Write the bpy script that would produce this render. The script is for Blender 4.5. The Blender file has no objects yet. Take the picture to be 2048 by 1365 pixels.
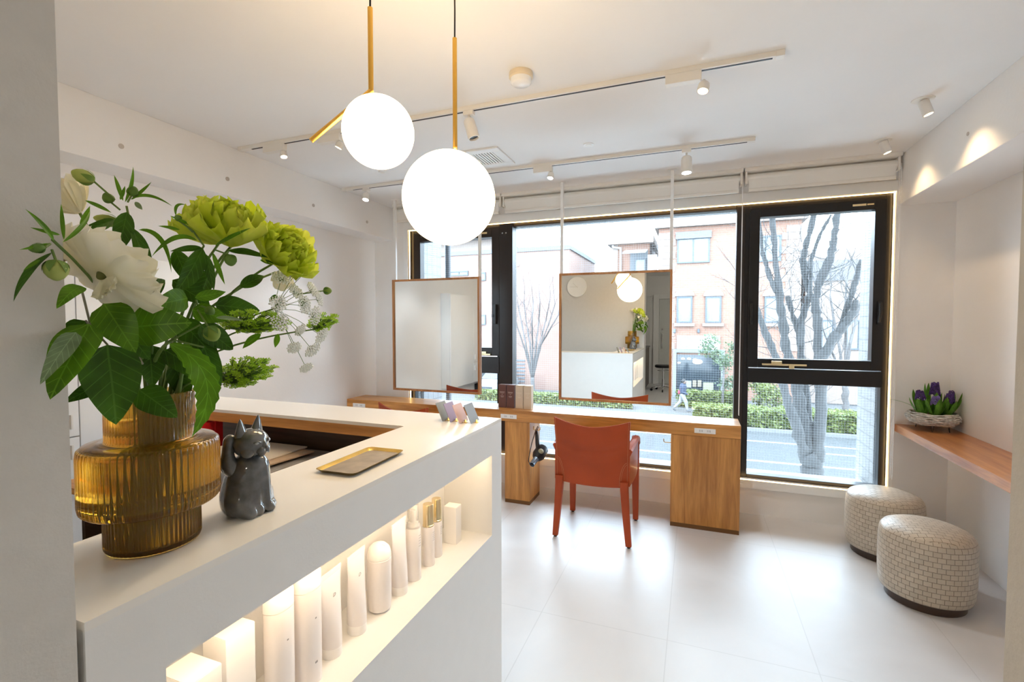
import bpy, bmesh, math, random
from mathutils import Vector, Matrix, noise

# exposure, sky and lamp strengths, mirror hang angles
EXPOSURE = 1.22
SKY = 10.0
GLOBE = 6.2
NICHE = 0.55
REAR = 30.0  # strength of the fill lamp added in the back room
MYAW = 0.0
MPITCH = 0.0

SC = bpy.context.scene
COL = SC.collection
PI = math.pi

# ------------------------------------------------------------------ camera
F = 958.5
CAM_H = 1.45
_yaw = math.atan2(366, F)
_pit = math.atan(36 / F)
FW = Vector((-math.sin(_yaw) * math.cos(_pit), math.cos(_yaw) * math.cos(_pit), -math.sin(_pit)))
RT = Vector((math.cos(_yaw), math.sin(_yaw), 0))
UP = RT.cross(FW)
CAM = Vector((0, 0, CAM_H))
cd = bpy.data.cameras.new('camera')
cam = bpy.data.objects.new('camera', cd)
COL.objects.link(cam)
cam.matrix_world = Matrix(((RT.x, UP.x, -FW.x, 0), (RT.y, UP.y, -FW.y, 0), (RT.z, UP.z, -FW.z, CAM_H), (0, 0, 0, 1)))
cd.sensor_width = 36
cd.lens = 36 * F / 2048
cd.clip_start = 0.02
cd.clip_end = 500
SC.camera = cam

# ------------------------------------------------------------------ world, exposure
SC.view_settings.view_transform = 'Standard'
SC.view_settings.look = 'None'
SC.view_settings.exposure = EXPOSURE
SC.view_settings.gamma = 1
SC.view_settings.use_curve_mapping = False
w = bpy.data.worlds.new('overcast_sky')
SC.world = w
w.use_nodes = True
nt = w.node_tree
bg = nt.nodes['Background']
tc = nt.nodes.new('ShaderNodeTexCoord')
sp = nt.nodes.new('ShaderNodeSeparateXYZ')
rp = nt.nodes.new('ShaderNodeValToRGB')
nt.links.new(tc.outputs['Generated'], sp.inputs[0])
nt.links.new(sp.outputs['Z'], rp.inputs[0])
rp.color_ramp.elements[0].position = 0.0
rp.color_ramp.elements[0].color = (0.68, 0.84, 1.0, 1)
rp.color_ramp.elements[1].position = 0.8
rp.color_ramp.elements[1].color = (0.66, 0.83, 1.0, 1)
nt.links.new(rp.outputs[0], bg.inputs[0])
bg.inputs[1].default_value = SKY
SC.cycles.max_bounces = 14
SC.cycles.diffuse_bounces = 7
SC.cycles.glossy_bounces = 5
SC.cycles.transmission_bounces = 12
SC.cycles.transparent_max_bounces = 16
SC.cycles.caustics_refractive = True
SC.cycles.caustics_reflective = False
SC.cycles.sample_clamp_indirect = 6.0
SC.cycles.use_denoising = True

def area(name, loc, size, energy, color, direction, spread=PI, parent=None, portal=False):
    l = bpy.data.lights.new(name, 'AREA')
    l.shape = 'RECTANGLE'; l.size, l.size_y = size
    l.energy = energy; l.color = color
    l.spread = spread
    if portal: l.cycles.is_portal = True
    o = bpy.data.objects.new(name, l); COL.objects.link(o)
    o.location = loc
    o.rotation_euler = Vector(direction).to_track_quat('-Z', 'Y').to_euler()
    if parent:
        o.location = TM[parent.name].inverted() @ Vector(loc); o.parent = parent
    return o

# daylight comes in through the window opening (sampling portal in the opening itself)
area('window_portal', (-0.66, 4.19, 1.30), (3.9, 2.15), 1, (1, 1, 1), (0, -1, 0), portal=True)

# ------------------------------------------------------------------ points in the room
def _ray(x, y): return FW * F + RT * (x - 1024) - UP * (y - 682.5)
def at_y(x, y, Y):
    d = _ray(x, y); return CAM + d * (Y / d.y)
def at_x(x, y, X):
    d = _ray(x, y); return CAM + d * (X / d.x)
def at_z(x, y, z):
    d = _ray(x, y); return CAM + d * ((z - CAM_H) / d.z)
def at_r(x, y, rho):
    d = _ray(x, y); return CAM + d * (rho / math.hypot(d.x, d.y))

# ------------------------------------------------------------------ objects
TM = {}
def _props(o, label=None, cat=None, group=None, kind=None):
    if label: o['label'] = label
    if cat: o['category'] = cat
    if group: o['group'] = group
    if kind: o['kind'] = kind
    return o
tag = _props

def thing(name, label, cat, loc=(0, 0, 0), rotz=0.0, group=None, kind=None):
    o = bpy.data.objects.new(name, None); COL.objects.link(o)
    o.empty_display_size = 0.1
    o.location = loc; o.rotation_euler = (0, 0, rotz)
    TM[o.name] = Matrix.Translation(Vector(loc)) @ Matrix.Rotation(rotz, 4, 'Z')
    return _props(o, label, cat, group, kind)

def dup(root, loc=None, rotz=None, label=None, group=None):
    def cp(o, parent):
        c = o.copy(); COL.objects.link(c)
        c.parent = parent
        if parent: c.matrix_parent_inverse = o.matrix_parent_inverse.copy()
        for ch in list(o.children): cp(ch, c)
        return c
    c = cp(root, None)
    if loc is not None: c.location = loc
    if rotz is not None: c.rotation_euler = (0, 0, rotz)
    TM[c.name] = Matrix.Translation(c.location) @ Matrix.Rotation(c.rotation_euler.z, 4, 'Z')
    if label: c['label'] = label
    if group: c['group'] = group
    return c

def frame_for(d, hint=None):
    d = Vector(d).normalized()
    h = Vector(hint) if hint is not None else (Vector((0, 0, 1)) if abs(d.z) < 0.95 else Vector((1, 0, 0)))
    u = h.cross(d)
    if u.length < 1e-6: u = Vector((0, 1, 0)).cross(d)
    u.normalize()
    v = d.cross(u).normalized()
    return u, v, d

class MB:
    def __init__(s): s.bm = bmesh.new()
    def box(s, x0, x1, y0, y1, z0, z1, bev=0.0, M=None, seg=2):
        b = bmesh.new()
        vs = [b.verts.new((x, y, z)) for x in (x0, x1) for y in (y0, y1) for z in (z0, z1)]
        for f in ((0, 1, 3, 2), (4, 6, 7, 5), (0, 4, 5, 1), (2, 3, 7, 6), (0, 2, 6, 4), (1, 5, 7, 3)):
            b.faces.new([vs[i] for i in f])
        if bev > 0:
            bmesh.ops.bevel(b, geom=list(b.edges), offset=bev, segments=seg, profile=0.6, affect='EDGES', clamp_overlap=True)
        if M is not None: b.transform(M)
        s._merge(b); return s
    def cbox(s, c, size, bev=0.0, M=None, seg=2):
        x, y, z = [k / 2 for k in size]
        T = Matrix.Translation(Vector(c)) @ (M if M is not None else Matrix.Identity(4))
        return s.box(-x, x, -y, y, -z, z, bev, T, seg)
    def _merge(s, b):
        me = bpy.data.meshes.new('tmp'); b.to_mesh(me); b.free()
        s.bm.from_mesh(me); bpy.data.meshes.remove(me)
    def grid(s, fn, nu, nv, cu=False, cv=False):
        R = []
        for i in range(nu):
            R.append([s.bm.verts.new(fn(i / (nu if cu else nu - 1), j / (nv if cv else nv - 1))) for j in range(nv)])
        for i in range(nu if cu else nu - 1):
            for j in range(nv if cv else nv - 1):
                a, b_, c, d = R[i][j], R[(i + 1) % nu][j], R[(i + 1) % nu][(j + 1) % nv], R[i][(j + 1) % nv]
                try: s.bm.faces.new((a, b_, c, d))
                except ValueError: pass
        return R
    def tube(s, pts, rad, seg=8, caps=True, flat=1.0, hint=None):
        pts = [Vector(p) for p in pts]
        n = len(pts)
        if not hasattr(rad, '__len__'): rad = [rad] * n
        d0 = (pts[1] - pts[0]).normalized()
        u, v, _ = frame_for(d0, hint)
        rings = []
        for i, p in enumerate(pts):
            if i == 0: d = d0
            elif i == n - 1: d = (pts[-1] - pts[-2]).normalized()
            else:
                d = ((pts[i] - pts[i - 1]).normalized() + (pts[i + 1] - pts[i]).normalized())
                d = d.normalized() if d.length > 1e-6 else (pts[i + 1] - pts[i]).normalized()
            u = (u - d * u.dot(d))
            u = u.normalized() if u.length > 1e-6 else frame_for(d)[0]
            v = d.cross(u)
            rings.append([s.bm.verts.new(p + (u * math.cos(2 * PI * k / seg) + v * flat * math.sin(2 * PI * k / seg)) * rad[i]) for k in range(seg)])
        for i in range(n - 1):
            for k in range(seg):
                s.bm.faces.new((rings[i][k], rings[i][(k + 1) % seg], rings[i + 1][(k + 1) % seg], rings[i + 1][k]))
        if caps:
            s.bm.faces.new(rings[0][::-1]); s.bm.faces.new(rings[-1])
        return s
    def cyl(s, p0, p1, r, seg=24, r1=None):
        return s.tube([p0, p1], [r, r if r1 is None else r1], seg)
    def lathe(s, prof, seg=32, c=(0, 0, 0), axis=(0, 0, 1), rfn=None, sx=1.0, sy=1.0):
        u, v, d = frame_for(axis)
        if abs(Vector(axis).normalized().z) > 0.999: u, v, d = Vector((1, 0, 0)), Vector((0, 1, 0)), Vector((0, 0, math.copysign(1, axis[2])))
        c = Vector(c); rings = []
        for (r, z) in prof:
            if r <= 1e-7: rings.append([s.bm.verts.new(c + d * z)])
            else:
                rings.append([s.bm.verts.new(c + d * z + (u * sx * math.cos(2 * PI * k / seg) + v * sy * math.sin(2 * PI * k / seg)) * (r * (rfn(2 * PI * k / seg, z) if rfn else 1))) for k in range(seg)])
        for i in range(len(rings) - 1):
            A, B = rings[i], rings[i + 1]
            for k in range(seg):
                k2 = (k + 1) % seg
                if len(A) == 1 and len(B) == 1: continue
                if len(A) == 1: s.bm.faces.new((A[0], B[k2], B[k]))
                elif len(B) == 1: s.bm.faces.new((A[k], A[k2], B[0]))
                else: s.bm.faces.new((A[k], A[k2], B[k2], B[k]))
        return s
    def sphere(s, c, r, seg=24, rings=14, sx=1, sy=1, sz=1, M=None):
        prof = [(r * math.sin(PI * i / rings), -r * sz * math.cos(PI * i / rings)) for i in range(rings + 1)]
        prof[0] = (0, -r * sz); prof[-1] = (0, r * sz)
        if M is None: return s.lathe(prof, seg, c, sx=sx, sy=sy)
        t = MB(); t.lathe(prof, seg, (0, 0, 0), sx=sx, sy=sy); t.bm.transform(Matrix.Translation(Vector(c)) @ M)
        s._merge(t.bm); return s
    def prism(s, poly, lo, hi, plane='XY'):
        """poly: 2-d outline, extruded from lo to hi along the third axis"""
        def P(a, b_, h):
            return {'XY': (a, b_, h), 'XZ': (a, h, b_), 'YZ': (h, a, b_)}[plane]
        A = [s.bm.verts.new(P(a, b_, lo)) for a, b_ in poly]
        B = [s.bm.verts.new(P(a, b_, hi)) for a, b_ in poly]
        n = len(poly)
        s.bm.faces.new(A[::-1]); s.bm.faces.new(B)
        for i in range(n): s.bm.faces.new((A[i], A[(i + 1) % n], B[(i + 1) % n], B[i]))
        return s
    def build(s, name, mat, parent=None, smooth=False, local=False, label=None, cat=None, group=None, kind=None, solid=0, auto=False, offset=-1):
        bmesh.ops.recalc_face_normals(s.bm, faces=list(s.bm.faces))
        me = bpy.data.meshes.new(name)
        org = Vector((0, 0, 0))
        if parent is not None:
            if not local: s.bm.transform(TM[parent.name].inverted())
        elif not local:
            xs = [v.co for v in s.bm.verts]
            lo = Vector([min(c[i] for c in xs) for i in range(3)]); hi = Vector([max(c[i] for c in xs) for i in range(3)])
            org = Vector(((lo.x + hi.x) / 2, (lo.y + hi.y) / 2, lo.z))
            s.bm.transform(Matrix.Translation(-org))
        if solid:
            bmesh.ops.solidify(s.bm, geom=list(s.bm.faces), thickness=solid)
        s.bm.to_mesh(me); s.bm.free()
        if smooth:
            me.polygons.foreach_set('use_smooth', [True] * len(me.polygons))
            if auto:
                me.set_sharp_from_angle(angle=math.radians(38))
        me.materials.append(mat)
        o = bpy.data.objects.new(name, me); COL.objects.link(o)
        o.location = org
        if parent is not None:
            o.parent = parent
            TM[o.name] = TM[parent.name]
        else: TM[o.name] = Matrix.Translation(org)
        return _props(o, label, cat, group, kind)

def struct(name, mb, mat, parent=None, **k):
    return mb.build(name, mat, parent, kind=None if parent else 'structure', **k)

# ------------------------------------------------------------------ materials
def new_mat(name):
    m = bpy.data.materials.new(name); m.use_nodes = True
    return m, m.node_tree, m.node_tree.nodes['Principled BSDF']
def pm(name, col, rough=0.5, metal=0.0, spec=0.5, coat=0.0, bump=0.0, bscale=40.0, var=0.0, vscale=6.0, sub=0.0, trans=0.0, ior=1.45, emit=None, estr=0.0, sheen=0.0, stretch=None):
    m, t, b = new_mat(name)
    b.inputs['Base Color'].default_value = (*col, 1)
    b.inputs['Roughness'].default_value = rough
    b.inputs['Metallic'].default_value = metal
    b.inputs['Specular IOR Level'].default_value = spec
    b.inputs['Coat Weight'].default_value = coat
    b.inputs['Coat Roughness'].default_value = 0.08
    b.inputs['Transmission Weight'].default_value = trans
    b.inputs['IOR'].default_value = ior
    if sub:
        b.inputs['Subsurface Weight'].default_value = sub
        b.inputs['Subsurface Radius'].default_value = (0.02, 0.02, 0.01)
        b.inputs['Subsurface Scale'].default_value = 0.3
    if emit: b.inputs['Emission Color'].default_value = (*emit, 1); b.inputs['Emission Strength'].default_value = estr
    if var or bump:
        tc = t.nodes.new('ShaderNodeTexCoord'); mp = t.nodes.new('ShaderNodeMapping')
        t.links.new(tc.outputs['Object'], mp.inputs[0])
        if stretch: mp.inputs['Scale'].default_value = stretch
    if var:
        n = t.nodes.new('ShaderNodeTexNoise'); n.inputs['Scale'].default_value = vscale; n.inputs['Detail'].default_value = 5
        r = t.nodes.new('ShaderNodeValToRGB')
        t.links.new(mp.outputs[0], n.inputs['Vector']); t.links.new(n.outputs[0], r.inputs[0])
        r.color_ramp.elements[0].position = 0.3; r.color_ramp.elements[1].position = 0.72
        r.color_ramp.elements[0].color = (*[c * (1 - var) for c in col], 1)
        r.color_ramp.elements[1].color = (*[min(1, c * (1 + var)) for c in col], 1)
        t.links.new(r.outputs[0], b.inputs['Base Color'])
    if bump:
        n = t.nodes.new('ShaderNodeTexNoise'); n.inputs['Scale'].default_value = bscale; n.inputs['Detail'].default_value = 4
        bp = t.nodes.new('ShaderNodeBump'); bp.inputs['Strength'].default_value = bump; bp.inputs['Distance'].default_value = 0.004
        t.links.new(mp.outputs[0], n.inputs['Vector']); t.links.new(n.outputs[0], bp.inputs['Height']); t.links.new(bp.outputs[0], b.inputs['Normal'])
    return m

def wood(name, c0, c1, axis='X', rough=0.38, scale=1.0):
    m, t, b = new_mat(name)
    tc = t.nodes.new('ShaderNodeTexCoord'); mp = t.nodes.new('ShaderNodeMapping')
    s = {'X': (0.7, 9, 9), 'Y': (9, 0.7, 9), 'Z': (9, 9, 0.7)}[axis]
    mp.inputs['Scale'].default_value = [k * scale for k in s]
    t.links.new(tc.outputs['Object'], mp.inputs[0])
    n = t.nodes.new('ShaderNodeTexNoise'); n.inputs['Scale'].default_value = 2.0; n.inputs['Detail'].default_value = 6; n.inputs['Distortion'].default_value = 0.9
    r = t.nodes.new('ShaderNodeValToRGB')
    t.links.new(mp.outputs[0], n.inputs['Vector']); t.links.new(n.outputs[0], r.inputs[0])
    r.color_ramp.elements[0].position = 0.32; r.color_ramp.elements[0].color = (*c0, 1)
    r.color_ramp.elements[1].position = 0.68; r.color_ramp.elements[1].color = (*c1, 1)
    n2 = t.nodes.new('ShaderNodeTexNoise'); n2.inputs['Scale'].default_value = 14.0; n2.inputs['Detail'].default_value = 3
    t.links.new(mp.outputs[0], n2.inputs['Vector'])
    mx = t.nodes.new('ShaderNodeMixRGB'); mx.blend_type = 'MULTIPLY'; mx.inputs[0].default_value = 0.35
    r2 = t.nodes.new('ShaderNodeValToRGB'); r2.color_ramp.elements[0].color = (0.6, 0.55, 0.5, 1); r2.color_ramp.elements[0].position = 0.35; r2.color_ramp.elements[1].position = 0.6
    t.links.new(n2.outputs[0], r2.inputs[0]); t.links.new(r.outputs[0], mx.inputs[1]); t.links.new(r2.outputs[0], mx.inputs[2])
    t.links.new(mx.outputs[0], b.inputs['Base Color'])
    b.inputs['Roughness'].default_value = rough
    b.inputs['Coat Weight'].default_value = 0.25
    b.inputs['Coat Roughness'].default_value = 0.25
    return m

def brickm(name, c1, c2, mortar, bw, bh, ms=0.01, rough=0.8, plane='XZ', bump=0.3, offset=0.5):
    m, t, b = new_mat(name)
    tc = t.nodes.new('ShaderNodeTexCoord'); sx = t.nodes.new('ShaderNodeSeparateXYZ'); cx = t.nodes.new('ShaderNodeCombineXYZ')
    t.links.new(tc.outputs['Object'], sx.inputs[0])
    t.links.new(sx.outputs['XYZ'.index(plane[0])], cx.inputs[0]); t.links.new(sx.outputs['XYZ'.index(plane[1])], cx.inputs[1])
    k = t.nodes.new('ShaderNodeTexBrick')
    k.inputs['Scale'].default_value = 1.0
    k.inputs['Color1'].default_value = (*c1, 1); k.inputs['Color2'].default_value = (*c2, 1); k.inputs['Mortar'].default_value = (*mortar, 1)
    k.inputs['Brick Width'].default_value = bw; k.inputs['Row Height'].default_value = bh
    k.inputs['Mortar Size'].default_value = ms; k.inputs['Mortar Smooth'].default_value = 0.1
    k.offset = offset
    t.links.new(cx.outputs[0], k.inputs['Vector']); t.links.new(k.outputs['Color'], b.inputs['Base Color'])
    b.inputs['Roughness'].default_value = rough
    if bump:
        bp = t.nodes.new('ShaderNodeBump'); bp.inputs['Strength'].default_value = bump; bp.inputs['Distance'].default_value = 0.004; bp.invert = True
        t.links.new(k.outputs['Fac'], bp.inputs['Height']); t.links.new(bp.outputs[0], b.inputs['Normal'])
    return m

def leafm(name, c, back=None, rough=0.42):
    """leaf: colour variation with pale side veins, a little light through the blade"""
    m, t, b = new_mat(name)
    tc = t.nodes.new('ShaderNodeTexCoord')
    n = t.nodes.new('ShaderNodeTexNoise'); n.inputs['Scale'].default_value = 25; n.inputs['Detail'].default_value = 4
    r = t.nodes.new('ShaderNodeValToRGB')
    t.links.new(tc.outputs['Object'], n.inputs['Vector']); t.links.new(n.outputs[0], r.inputs[0])
    r.color_ramp.elements[0].position = 0.35; r.color_ramp.elements[1].position = 0.7
    r.color_ramp.elements[0].color = (*[k * 0.7 for k in c], 1); r.color_ramp.elements[1].color = (*[min(1, k * 1.3) for k in c], 1)
    uv = t.nodes.new('ShaderNodeUVMap')
    s = t.nodes.new('ShaderNodeSeparateXYZ'); t.links.new(uv.outputs[0], s.inputs[0])
    # uv.x along the blade, uv.y across (-1..1 stored as 0..1)
    a = t.nodes.new('ShaderNodeMath'); a.operation = 'SUBTRACT'; a.inputs[1].default_value = 0.5; t.links.new(s.outputs[1], a.inputs[0])
    ab = t.nodes.new('ShaderNodeMath'); ab.operation = 'ABSOLUTE'; t.links.new(a.outputs[0], ab.inputs[0])
    c1 = t.nodes.new('ShaderNodeMath'); c1.operation = 'MULTIPLY_ADD'; c1.inputs[1].default_value = -0.55; t.links.new(ab.outputs[0], c1.inputs[0]); t.links.new(s.outputs[0], c1.inputs[2])
    wv = t.nodes.new('ShaderNodeMath'); wv.operation = 'PINGPONG'; wv.inputs[1].default_value = 0.075; t.links.new(c1.outputs[0], wv.inputs[0])
    lt = t.nodes.new('ShaderNodeMath'); lt.operation = 'LESS_THAN'; lt.inputs[1].default_value = 0.006; t.links.new(wv.outputs[0], lt.inputs[0])
    l2 = t.nodes.new('ShaderNodeMath'); l2.operation = 'LESS_THAN'; l2.inputs[1].default_value = 0.016; t.links.new(ab.outputs[0], l2.inputs[0])
    mxm = t.nodes.new('ShaderNodeMath'); mxm.operation = 'MAXIMUM'; t.links.new(lt.outputs[0], mxm.inputs[0]); t.links.new(l2.outputs[0], mxm.inputs[1])
    sc = t.nodes.new('ShaderNodeMath'); sc.operation = 'MULTIPLY'; sc.inputs[1].default_value = 0.4; t.links.new(mxm.outputs[0], sc.inputs[0])
    mx = t.nodes.new('ShaderNodeMixRGB'); t.links.new(sc.outputs[0], mx.inputs[0]); t.links.new(r.outputs[0], mx.inputs[1])
    mx.inputs[2].default_value = (*[min(1, k * 2.2 + 0.03) for k in c], 1)
    t.links.new(mx.outputs[0], b.inputs['Base Color'])
    b.inputs['Roughness'].default_value = rough
    b.inputs['Specular IOR Level'].default_value = 0.3
    tr = t.nodes.new('ShaderNodeBsdfTranslucent'); t.links.new(mx.outputs[0], tr.inputs[0])
    ms = t.nodes.new('ShaderNodeMixShader'); ms.inputs[0].default_value = 0.25
    out = t.nodes['Material Output']
    t.links.new(b.outputs[0], ms.inputs[1]); t.links.new(tr.outputs[0], ms.inputs[2]); t.links.new(ms.outputs[0], out.inputs[0])
    return m

def petalm(name, c, c2, tr_=0.35, rough=0.6, scale=14):
    m, t, b = new_mat(name)
    tc = t.nodes.new('ShaderNodeTexCoord')
    n = t.nodes.new('ShaderNodeTexNoise'); n.inputs['Scale'].default_value = scale; n.inputs['Detail'].default_value = 3
    r = t.nodes.new('ShaderNodeValToRGB')
    t.links.new(tc.outputs['Object'], n.inputs['Vector']); t.links.new(n.outputs[0], r.inputs[0])
    r.color_ramp.elements[0].position = 0.38; r.color_ramp.elements[1].position = 0.62
    r.color_ramp.elements[0].color = (*c, 1); r.color_ramp.elements[1].color = (*c2, 1)
    t.links.new(r.outputs[0], b.inputs['Base Color'])
    b.inputs['Roughness'].default_value = rough
    tr = t.nodes.new('ShaderNodeBsdfTranslucent'); t.links.new(r.outputs[0], tr.inputs[0])
    ms = t.nodes.new('ShaderNodeMixShader'); ms.inputs[0].default_value = tr_
    out = t.nodes['Material Output']
    t.links.new(b.outputs[0], ms.inputs[1]); t.links.new(tr.outputs[0], ms.inputs[2]); t.links.new(ms.outputs[0], out.inputs[0])
    return m

def wired_glass(name):
    m, t, b = new_mat(name); t.nodes.remove(b)
    out = t.nodes['Material Output']
    tc = t.nodes.new('ShaderNodeTexCoord'); s = t.nodes.new('ShaderNodeSeparateXYZ'); t.links.new(tc.outputs['Object'], s.inputs[0])
    fs = []
    for ax in (0, 2):
        p = t.nodes.new('ShaderNodeMath'); p.operation = 'PINGPONG'; p.inputs[1].default_value = 0.0095; t.links.new(s.outputs[ax], p.inputs[0])
        l = t.nodes.new('ShaderNodeMath'); l.operation = 'LESS_THAN'; l.inputs[1].default_value = 0.00027; t.links.new(p.outputs[0], l.inputs[0]); fs.append(l)
    mx = t.nodes.new('ShaderNodeMath'); mx.operation = 'MAXIMUM'; t.links.new(fs[0].outputs[0], mx.inputs[0]); t.links.new(fs[1].outputs[0], mx.inputs[1])
    tr = t.nodes.new('ShaderNodeBsdfTransparent'); tr.inputs[0].default_value = (0.95, 0.97, 0.97, 1)
    gl = t.nodes.new('ShaderNodeBsdfGlossy'); gl.inputs['Roughness'].default_value = 0.0
    fr = t.nodes.new('ShaderNodeFresnel'); fr.inputs[0].default_value = 1.45
    m1 = t.nodes.new('ShaderNodeMixShader'); t.links.new(fr.outputs[0], m1.inputs[0]); t.links.new(tr.outputs[0], m1.inputs[1]); t.links.new(gl.outputs[0], m1.inputs[2])
    df = t.nodes.new('ShaderNodeBsdfDiffuse'); df.inputs[0].default_value = (0.30, 0.31, 0.32, 1)
    tl = t.nodes.new('ShaderNodeBsdfTranslucent'); tl.inputs[0].default_value = (0.30, 0.31, 0.32, 1)
    m0 = t.nodes.new('ShaderNodeMixShader'); m0.inputs[0].default_value = 0.5; t.links.new(df.outputs[0], m0.inputs[1]); t.links.new(tl.outputs[0], m0.inputs[2])
    m2 = t.nodes.new('ShaderNodeMixShader'); t.links.new(mx.outputs[0], m2.inputs[0]); t.links.new(m1.outputs[0], m2.inputs[1]); t.links.new(m0.outputs[0], m2.inputs[2])
    t.links.new(m2.outputs[0], out.inputs[0])
    return m

def emitm(name, col, s):
    m, t, b = new_mat(name)
    b.inputs['Base Color'].default_value = (0.9, 0.9, 0.9, 1)
    b.inputs['Emission Color'].default_value = (*col, 1); b.inputs['Emission Strength'].default_value = s
    b.inputs['Roughness'].default_value = 0.3
    return m

M_WALL = pm('wall_paint', (0.88, 0.87, 0.86), 0.75, bump=0.15, bscale=60, var=0.015, vscale=2)
M_WCON = pm('painted_concrete', (0.85, 0.835, 0.82), 0.7, bump=0.3, bscale=18, var=0.03, vscale=3)
M_CEIL = pm('ceiling_paint', (0.86, 0.85, 0.84), 0.8, bump=0.2, bscale=12, var=0.015, vscale=2)
M_WHITE = pm('white_paint', (0.86, 0.86, 0.85), 0.45)
M_TRACK = pm('track_white', (0.82, 0.79, 0.74), 0.4)
M_FRAME = pm('black_aluminium', (0.018, 0.017, 0.018), 0.32, metal=0.3)
M_FRAME2 = pm('dark_bronze_aluminium', (0.03, 0.024, 0.022), 0.35, metal=0.3)
M_STEEL = pm('steel', (0.6, 0.6, 0.6), 0.25, metal=1)
M_CHROME = pm('chrome', (0.85, 0.85, 0.86), 0.08, metal=1)
M_BLACK = pm('black_plastic', (0.015, 0.015, 0.016), 0.3)
M_BRASS = pm('brushed_brass', (0.80, 0.47, 0.10), 0.28, metal=1.0)
M_BRASS2 = pm('gold_tray_brass', (0.83, 0.55, 0.15), 0.25, metal=1.0, bump=0.2, bscale=30, var=0.15, vscale=12)
M_GOLD = pm('champagne_gold', (0.85, 0.68, 0.40), 0.25, metal=1.0)
M_WOOD = wood('cherry_desk_wood', (0.42, 0.165, 0.028), (0.74, 0.35, 0.085), 'X')
M_WOODV = wood('cherry_panel_wood', (0.38, 0.145, 0.025), (0.70, 0.33, 0.075), 'Z')
M_WOODS = wood('shelf_wood', (0.42, 0.15, 0.045), (0.64, 0.28, 0.10), 'Y', rough=0.3)
M_WOODF = wood('mirror_frame_wood', (0.40, 0.165, 0.05), (0.60, 0.28, 0.10), 'Z', rough=0.4)
M_WOODD = wood('dark_walnut', (0.035, 0.02, 0.012), (0.09, 0.05, 0.03), 'X')
M_MIRROR = pm('silvered_mirror', (0.93, 0.95, 0.93), 0.0, metal=1)
M_GLASS = wired_glass('wired_window_glass')
M_LEATHER = pm('cognac_saddle_leather', (0.36, 0.052, 0.008), 0.45, spec=0.35, coat=0.04, bump=0.15, bscale=180, var=0.12, vscale=5)
M_SEAM = pm('leather_stitching', (0.55, 0.22, 0.10), 0.6)
M_DARKFOOT = pm('dark_rubber', (0.03, 0.02, 0.018), 0.5)

# ================================================================== THE ROOM
CZ = 2.57          # ceiling height
YW = 4.0           # window wall
XL, XR = -2.99, 1.59
YB = 0.334        # face of the doorway wall

def floor_mat():
    m = brickm('large_stone_tiles', (0.66, 0.655, 0.65), (0.645, 0.64, 0.64), (0.57, 0.565, 0.56), 1.2, 0.6, 0.0022, 0.2, 'YX', 0.1, 0.0)
    t = m.node_tree; b = t.nodes['Principled BSDF']; k = [n for n in t.nodes if n.type == 'TEX_BRICK'][0]
    n = t.nodes.new('ShaderNodeTexNoise'); n.inputs['Scale'].default_value = 2.2; n.inputs['Detail'].default_value = 8; n.inputs['Distortion'].default_value = 0.6
    tc = [q for q in t.nodes if q.type == 'TEX_COORD'][0]
    t.links.new(tc.outputs['Object'], n.inputs['Vector'])
    r = t.nodes.new('ShaderNodeValToRGB'); r.color_ramp.elements[0].position = 0.3; r.color_ramp.elements[0].color = (0.91, 0.905, 0.90, 1); r.color_ramp.elements[1].position = 0.65
    t.links.new(n.outputs[0], r.inputs[0])
    mx = t.nodes.new('ShaderNodeMixRGB'); mx.blend_type = 'MULTIPLY'; mx.inputs[0].default_value = 1
    t.links.new(k.outputs['Color'], mx.inputs[1]); t.links.new(r.outputs[0], mx.inputs[2]); t.links.new(mx.outputs[0], b.inputs['Base Color'])
    b.inputs['Roughness'].default_value = 0.38
    b.inputs['Specular IOR Level'].default_value = 0.35
    return m
M_FLOOR = floor_mat()
struct('floor', MB().box(XL - .1, XR + .1, -4.6, YW + .3, -0.12, 0), M_FLOOR)
struct('ceiling', MB().box(XL - .1, XR + .1, -4.6, YW + .3, CZ, CZ + .15), M_CEIL)
struct('wall_left', MB().box(XL - .12, XL, -4.6, YW + .2, 0, CZ), M_WALL)
struct('wall_right', MB().box(XR, XR + .12, -4.6, YW + .2, 0, CZ), M_WALL)
# window wall: pieces round the opening
wf = MB()
WX0, WX1, WZ0, WZ1 = -2.60, 1.262, 0.25, 2.345
wf.box(XL - .1, WX0, YW, YW + .2, 0, CZ); wf.box(WX1, XR + .1, YW, YW + .2, 0, CZ)
wf.box(WX0, WX1, YW, YW + .2, WZ1, CZ); wf.box(WX0, WX1, YW, YW + .2, 0, WZ0)
struct('wall_front', wf, M_WCON)
# doorway wall
wb = MB()
DX0, DX1 = -0.68, 0.160
wb.box(XL, DX0, 0.1, YB, 0, CZ); wb.box(DX1, XR, 0.1, YB, 0, CZ); wb.box(DX0, DX1, 0.1, YB, 2.5, CZ)
struct('wall_back', wb, pm('grey_textured_wallpaper', (0.64, 0.615, 0.575), 0.85, bump=0.12, bscale=220, var=0.02, vscale=40))
struct('wall_rear', MB().box(XL, XR, -4.6, -4.5, 0, CZ), M_WALL)
# beams
struct('trim_1', MB().box(XL, -2.772, YB, YW, 2.255, CZ, 0.004), M_WALL)
struct('trim_2', MB().box(1.268, XR, YB, YW, 2.245, CZ, 0.004), M_WALL)
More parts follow.
